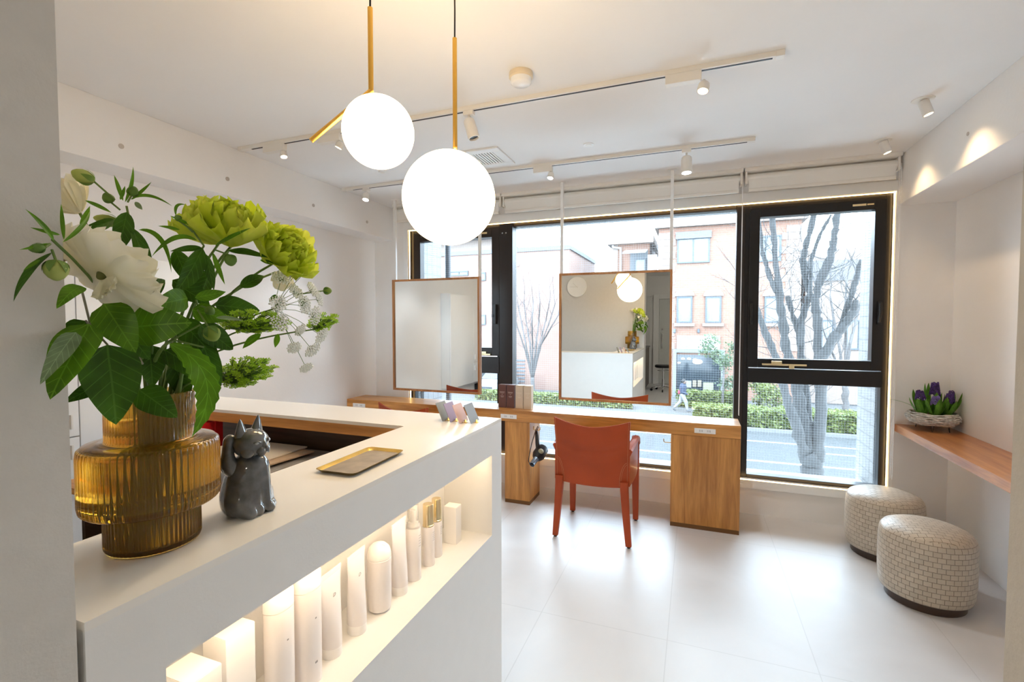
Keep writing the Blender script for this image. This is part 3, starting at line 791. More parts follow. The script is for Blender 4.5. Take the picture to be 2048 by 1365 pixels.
M_CER = pm('grey_glazed_ceramic', (0.10, 0.105, 0.11), 0.12, coat=0.8, var=0.35, vscale=40)
def make_cat():
    t = thing('cat_figurine', 'grey glazed ceramic beckoning cat with one raised paw, on the counter beside the vase', 'figurine', (-.790, .664, CT), .16)
    def add(b, e, res=.002):
        h = meta(e, res); me = bpy.data.meshes.new('q'); h.bm.to_mesh(me); h.bm.free(); b.bm.from_mesh(me); bpy.data.meshes.remove(me)
    # one glazed body: rump, chest, haunches, straight front legs
    b = meta([(-.012, 0, .026, .036), (-.010, 0, .048, .034), (-.006, 0, .070, .030), (-.001, 0, .090, .025), (.006, 0, .080, .021)]
             + [(-.004, -.020, .026, .026), (-.004, .020, .026, .026), (.010, -.026, .030, .015), (.010, .026, .030, .015), (.018, -.026, .012, .013), (.018, .026, .012, .013), (.027, -.026, .007, .009), (.027, .026, .007, .009)]
             + chain((.014, .012, .090), (.026, .013, .012), .015, .0095, 8) + [(.035, .013, .008, .0095)]
             + chain((.012, -.010, .085), (.020, -.009, .012), .014, .0095, 8) + [(.029, -.009, .008, .0095)], .0022)
    b.sphere((.006, 0, .133), 1.0, 32, 20, M=Matrix.Diagonal((.030, .0335, .0275, 1)))
    add(b, chain((-.016, -.022, .086), (-.020, -.029, .104), .0135, .012, 4) + chain((-.020, -.029, .104), (-.016, -.030, .140), .0100, .0082, 6) + [(-.013, -.029, .145, .0095), (-.032, -.010, .102, .010)])
    for s_ in (-1, 1):
        def ear(p, k):
            th = p * 2 * PI; rr = (1 - k) ** .75 * .0165
            return Vector((.002 + rr * .50 * math.cos(th) + .002 * k, s_ * (.0185 + .005 * k) + rr * .95 * math.sin(th), .149 + .034 * k))
        b.grid(ear, 20, 9, cu=True)
    for s_ in (-1, 1):
        b.sphere((.0320, s_ * .0060, .1215), .0088, 20, 12, sz=.85)
        b.sphere((.0160, s_ * .0200, .1210), .0125, 20, 12)
    b.sphere((.0290, 0, .1145), .0070, 16, 10); b.sphere((.0320, 0, .1300), .0080, 16, 10, sy=.75, sz=1.2)
    b.build('body', M_CER, t, local=True, smooth=True)
    e = MB()
    for s_ in (-1, 1): e.sphere((.0318, s_ * .0150, .1365), .0050, 18, 12, sx=.6, sy=1.0, sz=.6)
    e.build('eye', pm('pale_glaze', (.30, .32, .35), .1, coat=.6), t, local=True, smooth=True)
    e = MB()
    for s_ in (-1, 1): e.tube([(.0290, s_ * .0205, .1380), (.0335, s_ * .0150, .1405), (.0360, s_ * .0085, .1370)], .0013, 7)
    e.tube([(.0375, -.010, .1175), (.0405, -.005, .1158), (.0400, 0, .1180), (.0405, .005, .1158), (.0375, .010, .1175)], .0009, 6)
    e.build('face_lines', M_CER, t, local=True, smooth=True)
    MB().sphere((.0405, 0, .1275), .0034, 12, 8, sx=.8, sy=1.1, sz=.8).build('nose', M_CER, t, local=True, smooth=True)
make_cat()

# brass tray
t = thing('tray', 'shallow rectangular brass tray with a dark worn bottom on the counter', 'tray', (-.797, 1.006, CT), .04)
def rr_outline(hx, hy, r, n=6):
    o = []
    for cx, cy, a0 in ((hx - r, hy - r, 0), (-hx + r, hy - r, PI / 2), (-hx + r, -hy + r, PI), (hx - r, -hy + r, 3 * PI / 2)):
        for k in range(n + 1):
            a = a0 + PI / 2 * k / n; o.append((cx + r * math.cos(a), cy + r * math.sin(a)))
    return o
def loft(mb, rings, cap0=True, cap1=True):
    R = [[mb.bm.verts.new((x, y, z)) for (x, y) in o] for (o, z) in rings]
    for A, B in zip(R[:-1], R[1:]):
        n = len(A)
        for i in range(n): mb.bm.faces.new((A[i], A[(i + 1) % n], B[(i + 1) % n], B[i]))
    if cap0: mb.bm.faces.new(R[0][::-1])
    if cap1: mb.bm.faces.new(R[-1])
    return mb
tr = MB()
loft(tr, [(rr_outline(.046, .100, .012), .0), (rr_outline(.049, .103, .013), .001), (rr_outline(.057, .111, .015), .009), (rr_outline(.058, .112, .015), .0095), (rr_outline(.0565, .1105, .015), .0092), (rr_outline(.048, .102, .013), .0028)], True, False)
tr.build('rim', M_BRASS2, t, local=True, smooth=True, auto=True)
tb = MB(); loft(tb, [(rr_outline(.0482, .1022, .013), .0026), (rr_outline(.048, .102, .0129), .0030)]); tb.build('tray_bottom', pm('worn_dark_brass', (0.52, 0.43, 0.32), 0.42, metal=0.75, bump=.2, bscale=40, var=.2, vscale=20), t, local=True)

# four colour cards on small brass clips
cards = [('grey-green', (.27, .27, .24), at_z(887, 845, CT)), ('lavender purple', (.34, .27, .40), at_z(903, 847, CT)), ('pale pink', (.74, .50, .46), at_z(921, 850, CT)), ('slate blue-grey', (.27, .30, .34), at_z(944, 850, CT))]
for i, (nm, c, p) in enumerate(cards):
    t = thing('colour_card', nm + ' square colour card leaning on a brass clip near the counter corner', 'card', (p.x - .004, p.y + .004, CT), .03, group='colour cards at the counter corner')
    Rt = Matrix.Translation((0, 0, .003)) @ Matrix.Rotation(-.42, 4, 'Y')
    MB().box(-.0009, .0009, -.004, .068, 0, .070, .0003, Rt).build('card', pm('card_' + nm.replace(' ', '_'), c, .6), t, local=True)
    MB().box(-.018, .012, .027, .041, 0, .002, .0005).box(.004, .006, .027, .041, 0, .011, .0005).box(-.010, -.008, .027, .041, 0, .009, .0005).build('clip', M_BRASS, t, local=True)

# ------------------------------------------------------------------ behind the counter
z0 = .79
t = thing('printer', 'grey-white office printer under papers inside the dark shelf behind the counter', 'printer', (-1.62, 1.38, z0))
MB().box(-1.86, -1.40, 1.20, 1.57, z0, z0 + .13, .01).build('body', pm('grey_plastic', (.35, .35, .36), .4), t)
MB().box(-1.80, -1.46, 1.185, 1.20, z0 + .03, z0 + .06, .002).build('paper_slot', M_BLACK, t)
for k, (dx, dy, r_, c) in enumerate(((0, 0, .1, (.75, .68, .58)), (.03, .02, -.08, (.62, .48, .36)), (-.02, .03, .02, (.80, .76, .70)))):
    Rm = Matrix.Translation((-1.63 + dx, 1.37 + dy, z0 + .134 + k * .007)) @ Matrix.Rotation(r_, 4, 'Z')
    MB().box(-.17, .17, -.12, .12, 0, .005, .0, Rm).build('magazine', pm('magazine_%s' % 'abc'[k], c, .5), None, label=('beige magazine lying directly on the printer', 'tan magazine between two pale magazines on the printer', 'pale magazine on top of the pile on the printer')[k], cat='magazine', group='magazines on the printer')
t = thing('folder', 'bright red upright folder on the shelf behind the counter, right of the vase', 'folder', (-1.90, 1.42, z0))
MB().box(-2.02, -1.90, 1.44, 1.475, z0, z0 + .245, .002).box(-2.02, -1.905, 1.25, 1.44, z0 + .002, z0 + .24, .001, None).build('cover', pm('red_card', (.55, .01, .015), .45), t)
MB().box(-2.015, -1.91, 1.432, 1.438, z0 + .01, z0 + .235).build('label_strip', M_CARD, t)
t = thing('headphone_stand', 'black rounded handset and cord on the dark shelf near the counter corner', 'handset', (-1.16, 1.50, z0))
MB().box(-1.26, -1.08, 1.42, 1.56, z0, z0 + .11, .02).build('base', M_BLACK, t)
MB().tube([(-1.17 + .075 * math.cos(a), 1.45, z0 + .12 + .075 * math.sin(a)) for a in [PI * k / 14 for k in range(15)]], .012, 10).build('band', pm('dark_grey_rubber', (.05, .05, .055), .5), t, smooth=True)

# wall cupboards on the left wall over a dark low unit
t = thing('wall_cupboard', 'white cupboard with small upright handles on the left wall behind the flowers', 'cupboard', (-2.92, 1.2, .61))
MB().box(-2.988, -2.87, .42, 2.10, .61, 1.81).build('body', M_WHITE, t)
for (y0, y1, za, zb, hy) in ((.425, .930, .892, 1.805, .90), (.425, .930, .615, .886, .90), (.935, 1.440, .892, 1.805, 1.405), (.935, 1.440, .615, .886, 1.405), (1.445, 2.098, .615, 1.805, None)):
    d = MB().box(-2.869, -2.85, y0, y1, za, zb, .0015).build('door', M_WHITE, t)
    hz = .93 if za > .8 else .78
    if hy: MB().box(-2.849, -2.835, hy - .005, hy + .005, hz, hz + .07, .002).build('handle', M_TRACK, d)
t = thing('low_cabinet', 'black low unit under the white cupboard, seen beside the amber vase', 'cabinet', (-2.85, 1.2, 0))
MB().box(-2.988, -2.70, .42, 1.13, 0, .55, .003).build('body', pm('black_laminate', (.015, .015, .017), .35), t)
MB().box(-2.699, -2.694, .45, 1.10, .03, .52, .002).build('drawer_front', pm('dark_grey_laminate', (.05, .05, .055), .35), t)

# ================================================================== STYLING DESK
DZ, DY0, DY1 = .752, 3.558, 3.828
t = thing('styling_desk', 'long cherry-wood styling desk on panel legs in front of the window', 'desk', (-1.4, 3.69, 0))
MB().box(-2.985, .300, DY0, DY1, .662, DZ, .002).build('desktop', M_WOOD, t)
for (a, c) in ((-.150, .300), (-1.421, -1.210), (-2.985, -2.82)):
    MB().box(a, c, DY0 + .002, DY1 - .005, .03, .6605, .002).build('panel_leg', M_WOODV, t)
    MB().box(a + .001, c - .001, DY0 + .004, DY1 - .006, 0, .0295).build('plinth', pm('plinth_wood', (.17, .075, .02), .5), t)
def outlet(x0, x1, lab):
    t = thing('power_outlet', lab, 'outlet', ((x0 + x1) / 2, DY0, .68), group='white outlets along the desk edge')
    MB().box(x0, x1, DY0 - .006, DY0 - .0005, .684, .718, .002).build('plate', M_WHITE, t)
    b = MB()
    for f in (.25, .32, .38, .62, .69, .75):
        x = x0 + (x1 - x0) * f; b.box(x - .0015, x + .0015, DY0 - .0066, DY0 - .0062, .694, .709)
    b.build('slots', M_INK, t)
outlet(.005, .142, 'white power outlet plate at the right end of the desk edge')
outlet(-1.455, -1.318, 'white power outlet plate on the desk edge above the middle leg')
outlet(-2.915, -2.780, 'white power outlet plate at the left end of the desk edge')
# small hooks under the desk
def hook(x, y, z, s, lab):
    MB().tube([(x, y, z + .03), (x, y, z + .004), (x + s * .008, y, z), (x + s * .045, y, z), (x + s * .052, y, z + .006), (x + s * .052, y, z + .025)], .003, 8).build('hook', M_BRASS, None, smooth=True, label=lab, cat='hook', group='metal hooks on the desk legs')
hook(-.152, 3.66, .575, -1, 'small bare metal hook on the left side of the right desk leg')
hook(-1.208, 3.66, .585, 1, 'small metal hook holding the hair dryer on the middle desk leg')
# hair dryer
t = thing('hair_dryer', 'black hair dryer hanging from a hook on the side of the middle desk leg', 'hair dryer', (-1.14, 3.62, .35))
c0 = Vector((-1.118, 3.545, .435))
ax = Vector((-.16, -1, -.42)).normalized()
MB().lathe([(0, -.060), (.034, -.060), (.046, -.050), (.051, -.01), (.050, .03), (.038, .06), (.026, .075), (.024, .078), (0, .078)], 32, c0, ax).build('motor_housing', M_BLACK, t, smooth=True, auto=True)
MB().lathe([(.024, .076), (.022, .08), (.0195, .145), (.0205, .150), (.0185, .150), (.0175, .09), (0, .09)], 32, c0, ax).build('nozzle', pm('steel_blue_nozzle', (.25, .33, .42), .25, metal=.6), t, smooth=True, auto=True)
MB().sphere(c0 + Vector((.018, -.040, .022)), .022, 20, 12).build('side_badge', pm('khaki_badge', (.30, .28, .17), .4), t, smooth=True)
MB().tube([c0 + Vector((-.012, -.01, .02)), c0 + Vector((-.022, .0, .07)), c0 + Vector((-.036, .03, .12)), c0 + Vector((-.050, .06, .150))], [.017, .016, .015, .013], 14).build('grip', M_BLACK, t, smooth=True)
MB().tube([c0 + Vector((-.050, .06, .150)), (-1.168, 3.655, .61), (-1.175, 3.655, .617), (-1.185, 3.64, .59), (-1.195, 3.57, .50), (-1.198, 3.52, .42), (-1.200, 3.50, .375), (-1.190, 3.50, .355), (-1.175, 3.53, .375), (-1.165, 3.56, .41)], .0035, 8).build('cord', M_BLACK, t, smooth=True)

# product boxes on the desk
for i, (x0, x1, c, lab) in enumerate(((-1.512, -1.447, 'b', 'brown slim carton on the desk, first from the left of four'), (-1.440, -1.375, 'b', 'brown slim carton on the desk touching the cream ones'), (-1.362, -1.299, 'c', 'cream slim carton on the desk beside the brown pair'), (-1.291, -1.228, 'c', 'cream slim carton on the desk, nearest to the right mirror'))):
    m = pm('brown_carton', (.145, .062, .052), .5) if c == 'b' else pm('cream_carton', (.66, .55, .42), .5)
    t = thing('product_box', lab, 'box', ((x0 + x1) / 2, 3.68, DZ), 0, group='slim cartons on the desk')
    MB().box(x0, x1, 3.648, 3.706, DZ, DZ + .190, .001).build('carton', m, t)
    b = MB(); mx_ = (x0 + x1) / 2
    for (hw, zz, hh) in ((.022, .128, .0035), (.018, .121, .0025), (.004, .108, .004), (.015, .094, .003), (.011, .087, .0025)):
        b.box(mx_ - hw, mx_ + hw, 3.6474, 3.6478, DZ + zz, DZ + zz + hh)
    b.build('print', pm('pale_print', (.55, .42, .36), .5) if c == 'b' else pm('pale_print_c', (.75, .66, .54), .5), t)

# ================================================================== HANGING MIRRORS
def mirror(x0, x1, lab, yaw, pitch):
    z0m, z1m, yf = .838, 1.842, 3.700
    cx = (x0 + x1) / 2
    t = thing('hanging_mirror', lab, 'mirror', (cx, yf + .02, z0m), 0, group='hanging mirrors over the desk')
    w = (x1 - x0) / 2; h = z1m - z0m
    R = Matrix.Translation((0, -.02, h / 2)) @ Matrix.Rotation(yaw, 4, 'Z') @ Matrix.Rotation(pitch, 4, 'X') @ Matrix.Translation((0, .02, -h / 2))
    b = MB()
    f = .017
    for args in ((-w, -w + f, -.022, .022, 0, h), (w - f, w, -.022, .022, 0, h), (-w + f, w - f, -.022, .022, 0, f), (-w + f, w - f, -.022, .022, h - f, h)):
        b.box(*args, .0012, R)
    b.build('frame', M_WOODF, t, local=True)
    MB().box(-w + f, w - f, -.010, -.006, f, h - f, 0, R).build('mirror_glass', M_MIRROR, t, local=True)
    MB().box(-w + f, w - f, -.005, .012, f, h - f, 0, R).build('backing', M_WHITE, t, local=True)
    for s in (-1, 1):
        xx = cx + s * (w - .012)
        rd = MB().box(xx - .011, xx + .011, yf + .026, yf + .048, z0m + .02, CZ - .002, .001).build('hanging_rod', M_WHITE, t)
        MB().box(xx - .032, xx + .032, yf + .015, yf + .059, CZ - .004, CZ - .0005, .001).build('ceiling_plate', M_WHITE, rd)
    return t
mirror(-1.012, -.158, 'right wood-framed hanging mirror reflecting the clock and globe lamps', MYAW, MPITCH)
mirror(-2.580, -1.708, 'left wood-framed hanging mirror showing only pale wall and cupboard', 0.0, .003)

# ================================================================== LEATHER ARMCHAIR
def make_chair(lab, loc, rot):
    t = thing('armchair', lab, 'chair', loc, rot, group='cognac leather armchairs at the styling desk')
    TH = .007
    def topz(u): return .775 + .047 * abs(u) ** 1.7          # u: -1..1 across
    def backpt(u, v, out):
        # v 0 bottom .. 1 top
        z0 = .392 - .012 * (1 - u * u)
        z = z0 + (topz(u) - z0) * v
        y = -.232 - .030 * (1 - u * u) * (0.55 + .45 * v) - .035 * max(0, v - .35)
        # soft horizontal crease where the lumbar part turns upright
        ck = .53 - .10 * (1 - u * u) + .12
        y += .020 * math.exp(-((v - ck) / .085) ** 2) * (1 - .6 * abs(u) ** 3)
        x = u * (.240 + .010 * v * v)
        y += out * TH
        return Vector((x, y, z))
    b = MB()
    n, m = 33, 29
    A = b.grid(lambda p, q: backpt(2 * p - 1, q, 0), n, m)
    B = b.grid(lambda p, q: backpt(2 * p - 1, q, 2.2), n, m)
    for i in range(n - 1):
        b.bm.faces.new((A[i][0], A[i + 1][0], B[i + 1][0], B[i][0])); b.bm.faces.new((A[i][m - 1], B[i][m - 1], B[i + 1][m - 1], A[i + 1][m - 1]))
    for j in range(m - 1):
        b.bm.faces.new((A[0][j], B[0][j], B[0][j + 1], A[0][j + 1])); b.bm.faces.new((A[n - 1][j], A[n - 1][j + 1], B[n - 1][j + 1], B[n - 1][j]))
    b.build('backrest', M_LEATHER, t, local=True, smooth=True, auto=True)
    # stitching lines on the back
    s = MB()
    for sg in (-1, 1):
        pts = [backpt(sg * (.76 + .19 * (1 - math.cos(k / 10 * PI / 2))), .02 + .36 * math.sin(k / 10 * PI / 2), -.25) for k in range(11)]
        s.tube(pts, .0011, 5)
        pts = [backpt(sg * (.80 + .16 * (1 - math.cos(k / 10 * PI / 2))), .02 + .33 * math.sin(k / 10 * PI / 2), -.25) for k in range(11)]
        s.tube(pts, .0009, 5)
    for sg in (-1, 1):
        s.tube([backpt(sg * .965, k / 12, -.2) for k in range(13)], .0010, 5)
    s.build('stitching', M_SEAM, t, local=True)
    # arms: leather side panel with a rounded rest
    for sg in (-1, 1):
        b = MB()
        def arm(p, q, sg=sg):
            y = -.235 + .475 * p
            zt = .640 + .020 * math.sin(PI * min(1, p * 1.1)) - .055 * max(0, (p - .86) / .14) ** 2
            a = q * 2 * PI
            # closed section: rest on top, thin panel below
            zb = .40
            xs = sg * (.243 + .012 * math.sin(PI * p))
            prof = [(-.004, zb), (-.004, zt - .030), (-.026, zt - .020), (-.028, zt - .006), (-.014, zt + .003), (.010, zt), (.020, zt - .012), (.012, zt - .030), (.005, zt - .045), (.004, zb)]
            f = q * (len(prof)); i = int(f) % len(prof); g = f - int(f)
            c, d = prof[i], prof[(i + 1) % len(prof)]
            return Vector((xs + sg * (c[0] + (d[0] - c[0]) * g), y, c[1] + (d[1] - c[1]) * g))
        R = b.grid(arm, 20, 30, cv=True)
        b.bm.faces.new(R[0]); b.bm.faces.new(R[-1][::-1])
        b.build('arm', M_LEATHER, t, local=True, smooth=True, auto=True)
    MB().box(-.238, .238, -.225, .235, .415, .452, .014, seg=3).build('seat', M_LEATHER, t, local=True, smooth=True, auto=True)
    for (lx, ly, dx, dy) in ((-.214, -.236, -.031, .006), (.214, -.236, .031, .006), (-.232, .222, -.004, .008), (.232, .222, .004, .008)):
        b = MB()
        rear = ly < 0
        ht = .43 if rear else .625
        rings = []
        for k in range(9):
            f = k / 8; z = .012 + (ht - .012) * f
            g = max(0, 1 - z / .40)
            hx = .0185 + .0075 * (1 - g); hy = .017 + .006 * (1 - g)
            cx = lx + dx * g ** 1.2; cy = ly + dy * g
            rings.append(([(cx + a, cy + c) for a, c in rr_outline(hx, hy, .006, 3)], z))
        loft(b, rings); lg = b.build('leg', M_LEATHER, t, local=True, smooth=True, auto=True)
        MB().cyl((lx + dx, ly + dy, 0), (lx + dx, ly + dy, .013), .011, 14).build('foot', M_DARKFOOT, lg, local=True)
    return t
ch = make_chair('cognac leather armchair in front of the right mirror, seen from behind', (-.625, 3.335, 0), 0)
c2 = dup(ch, (-2.05, 3.36, 0), -.16, 'cognac leather armchair mostly hidden behind the counter, at the left mirror')

# ================================================================== POUFS
def weave_mat():
    m, t, b = new_mat('woven_taupe_leather')
    tc = t.nodes.new('ShaderNodeTexCoord'); s = t.nodes.new('ShaderNodeSeparateXYZ'); t.links.new(tc.outputs['Object'], s.inputs[0])
    at = t.nodes.new('ShaderNodeMath'); at.operation = 'ARCTAN2'; t.links.new(s.outputs[1], at.inputs[0]); t.links.new(s.outputs[0], at.inputs[1])
    mu = t.nodes.new('ShaderNodeMath'); mu.operation = 'MULTIPLY'; mu.inputs[1].default_value = .2; t.links.new(at.outputs[0], mu.inputs[0])
    c1 = t.nodes.new('ShaderNodeCombineXYZ'); t.links.new(mu.outputs[0], c1.inputs[0]); t.links.new(s.outputs[2], c1.inputs[1])
    c2 = t.nodes.new('ShaderNodeCombineXYZ'); t.links.new(s.outputs[0], c2.inputs[0]); t.links.new(s.outputs[1], c2.inputs[1])
    gt = t.nodes.new('ShaderNodeMath'); gt.operation = 'GREATER_THAN'; gt.inputs[1].default_value = .371; t.links.new(s.outputs[2], gt.inputs[0])
    mx = t.nodes.new('ShaderNodeMix'); mx.data_type = 'VECTOR'
    t.links.new(gt.outputs[0], mx.inputs['Factor']); t.links.new(c1.outputs[0], mx.inputs[4]); t.links.new(c2.outputs[0], mx.inputs[5])
    k = t.nodes.new('ShaderNodeTexBrick'); k.offset = .5
    k.inputs['Scale'].default_value = 1; k.inputs['Brick Width'].default_value = .034; k.inputs['Row Height'].default_value = .0255
    k.inputs['Mortar Size'].default_value = .0010; k.inputs['Mortar Smooth'].default_value = .5; k.inputs['Bias'].default_value = 0
    k.inputs['Color1'].default_value = (.56, .48, .38, 1); k.inputs['Color2'].default_value = (.48, .41, .32, 1); k.inputs['Mortar'].default_value = (.20, .15, .105, 1)
    t.links.new(mx.outputs[1], k.inputs['Vector'])
    t.links.new(k.outputs['Color'], b.inputs['Base Color'])
    # each strap bulges: a wave between the joints
    bp = t.nodes.new('ShaderNodeBump'); bp.inputs['Strength'].default_value = .9; bp.inputs['Distance'].default_value = .004; bp.invert = True
    n = t.nodes.new('ShaderNodeTexNoise'); n.inputs['Scale'].default_value = 45
    t.links.new(mx.outputs[1], n.inputs['Vector'])
    ad = t.nodes.new('ShaderNodeMath'); ad.operation = 'MULTIPLY_ADD'; ad.inputs[1].default_value = .35; t.links.new(n.outputs[0], ad.inputs[0]); t.links.new(k.outputs['Fac'], ad.inputs[2])
    t.links.new(ad.outputs[0], bp.inputs['Height']); t.links.new(bp.outputs[0], b.inputs['Normal'])
    b.inputs['Roughness'].default_value = .38
    return m
M_WEAVE = weave_mat()
def make_pouf(lab, loc):
    t = thing('pouf', lab, 'pouf', loc, group='woven leather poufs under the wall shelf')
    MB().lathe([(0, .045), (.180, .045), (.190, .050), (.197, .07), (.2015, .14), (.2025, .22), (.2015, .30), (.198, .345), (.193, .362), (.182, .376), (.15, .390), (.10, .400), (.05, .405), (0, .407)], 96).build('woven_cover', M_WEAVE, t, local=True, smooth=True)
    MB().lathe([(0, 0), (.165, 0), (.168, .003), (.168, .048), (0, .048)], 72).build('base', pm('dark_wood_base', (.055, .032, .022), .35), t, local=True, smooth=True, auto=True)
    return t
pf = make_pouf('nearer round taupe woven-leather pouf beside the wall', (1.144, 3.079, 0))
dup(pf, (1.122, 3.600, 0), .4, 'farther round taupe woven-leather pouf close to the window')

# ================================================================== WALL SHELF + HYACINTHS
MB().box(1.292, XR - .001, 1.2, YW - .001, .707, .757, .002).build('wall_shelf', M_WOODS, None, label='long cherry-wood wall shelf along the right wall, above the poufs', cat='shelf')
random.seed(5)
HC = Vector((1.447, 3.858, .757))
t = thing('hyacinth_planter', 'whitewashed wicker bowl on wire legs planted with purple hyacinths', 'planter', HC)
M_WICK = pm('whitewashed_wicker', (.58, .57, .55), .8, var=.35, vscale=60)
b = MB()
for r_ in range(7):
    f = r_ / 6; z = .048 + .062 * f
    R = .098 + .036 * math.sin(PI * (.12 + .70 * f))
    for s in range(2):
        ph = random.random() * 6
        pts = []
        for k in range(121):
            a = 2 * PI * k / 120
            pts.append((HC.x + (R + .0045 * math.sin(13 * a + PI * r_ + s * PI)) * math.cos(a), HC.y + (R + .0045 * math.sin(13 * a + PI * r_ + s * PI)) * math.sin(a), HC.z + z + .003 * math.sin(5 * a + ph) + .0022 * (1 if s else -1)))
        b.tube(pts, .0042, 6, caps=False)
b.build('wicker_bowl', M_WICK, t, smooth=True)
MB().lathe([(0, .042), (.095, .044), (.118, .065), (.121, .085), (.108, .098), (0, .104)], 40, HC).build('liner', pm('moss_and_soil', (.10, .075, .025), .95, var=.7, vscale=50, bump=1, bscale=60), t, smooth=True)
for a in (math.radians(250), math.radians(10), math.radians(130), math.radians(310)):
    bx, by = HC.x + .088 * math.cos(a), HC.y + .088 * math.sin(a)
    ux, uy = -math.sin(a), math.cos(a)
    MB().tube([(bx - ux * .010, by - uy * .010, HC.z + .052), (bx + .008 * math.cos(a) - ux * .001, by + .008 * math.sin(a) - uy * .001, HC.z + .001), (bx + .008 * math.cos(a) + ux * .001, by + .008 * math.sin(a) + uy * .001, HC.z + .001), (bx + ux * .010, by + uy * .010, HC.z + .052)], .0013, 6).build('wire_leg', M_BLACK, t)
M_HLEAF = leafm('hyacinth_leaf', (.10, .27, .03))
M_HFL = pm('hyacinth_purple', (.075, .035, .19), .55, var=.5, vscale=90)
M_HFL2 = pm('hyacinth_light_purple', (.20, .15, .42), .55, var=.4, vscale=90)
def uvleaf(mb, base, tip, width, nrm, arch=.15, fold=.25, mid=None, prof='lance', wav=0, serr=0, n=14, m=7, droop=0, seed=0):
    """leaf blade as a grid with a uv map: u along, v across"""
    base, tip = Vector(base), Vector(tip)
    L = (tip - base).length
    d = (tip - base).normalized()
    nrm = Vector(nrm); nrm = nrm - d * nrm.dot(d); nrm = nrm.normalized() if nrm.length > 1e-5 else frame_for(d)[0]
    if mid is None: mid = base.lerp(tip, .5) + nrm * L * arch
    else: mid = Vector(mid)
    c = mid * 2 - (base + tip) * .5
    uvl = mb.bm.loops.layers.uv.verify()
    rows = []
    for i in range(n):
        u = i / (n - 1)
        p = base * (1 - u) ** 2 + c * 2 * u * (1 - u) + tip * u * u
        tg = ((c - base) * (1 - u) + (tip - c) * u).normalized()
        sd = tg.cross(nrm); sd = sd.normalized() if sd.length > 1e-5 else d.cross(nrm).normalized()
        nn = sd.cross(tg).normalized()
        if prof == 'lance': w = math.sin(PI * min(1, u * 1.02) ** .8) ** .8
        elif prof == 'strap': w = min(1, u * 6 + .35) * (1 - max(0, (u - .6) / .4) ** 2.2)
        else: w = (math.sin(PI * u ** .62)) ** .72 * (1 - .10 * u) if u < .985 else 0.0   # ovate
        if u >= 1: w = 0.0
        row = []
        for j in range(m):
            s = 2 * j / (m - 1) - 1
            ww = w * (1 + (serr * (1 if i % 2 else -1) if abs(s) > .9 else 0))
            q = p + sd * (s * ww * width / 2) + nn * (-fold * (1 - abs(s)) * w * width * .5 + wav * width * math.sin(u * 11 + s * 3 + seed) * abs(s) * w)
            row.append((mb.bm.verts.new(q), (u, (s * w + 1) / 2)))
        rows.append(row)
    for i in range(n - 1):
        for j in range(m - 1):
            q = (rows[i][j], rows[i][j + 1], rows[i + 1][j + 1], rows[i + 1][j])
            f = mb.bm.faces.new([k[0] for k in q])
            for lp, k in zip(f.loops, q): lp[uvl].uv = k[1]
    return mb
bulbs = [(-.062, -.03, 6), (-.012, -.062, 5), (.010, .012, 5), (.052, -.030, 6), (.076, .02, 4)]
for i, (dx, dy, nl) in enumerate(bulbs):
    c = HC + Vector((dx, dy, .095)); lean = Vector((dx * .35, dy * .3, 0))
    h = (.150, .110, .185, .130, .150)[i]
    pl = thing('hyacinth', ('purple hyacinth leaning left in the wicker bowl, with curved leaves', 'pale lilac hyacinth at the front of the wicker bowl', 'tallest dark purple hyacinth at the middle of the wicker bowl', 'purple hyacinth with stubby front leaves, right in the wicker bowl', 'barely open hyacinth at the right rim of the wicker bowl')[i], 'flower', c, group='hyacinths in the wicker bowl')
    for k in range(nl):
        a = 2 * PI * k / nl + i
        o = Vector((math.cos(a), math.sin(a), 0))
        lb = MB(); uvleaf(lb, c + o * .010, c + o * (.040 + .022 * random.random()) + lean + Vector((0, 0, h * (.72 + .42 * random.random()))), .034, -o, -.06, .35, prof='strap')
        lb.build('leaf', M_HLEAF, pl, smooth=True)
    MB().tube([c, c + lean * .8 + Vector((0, 0, h))], [.005, .004], 8).build('stem', M_HLEAF, pl, smooth=True)
    fb = MB(); n_ = (34, 30, 56, 32, 16)[i]
    for k in range(n_):
        f = k / n_; a = k * 2.4
        rr = .025 * (1 - .45 * f) * (.6 if i == 4 else 1)
        p = c + lean * (.8 + .3 * f) + Vector((rr * math.cos(a), rr * math.sin(a), h * .70 + (.055 + .025 * (i == 2)) * f))
        for q in range(5):
            aa = q * 2 * PI / 5 + k
            o = Vector((math.cos(a), math.sin(a), .2)).normalized(); u, v, _ = frame_for(o)
            fb.sphere(p + o * .002 + (u * math.cos(aa) + v * math.sin(aa)) * .0055, .0040, 6, 4)
    fb.build('flower_spike', M_HFL2 if i == 1 else M_HFL, pl, smooth=True)
lb = MB(); uvleaf(lb, HC + Vector((-.06, -.02, .11)), at_y(1775, 799, 3.83), .012, (0, 0, 1), .10, .3, prof='strap'); lb.build('drooping_leaf', M_HLEAF, t, smooth=True)

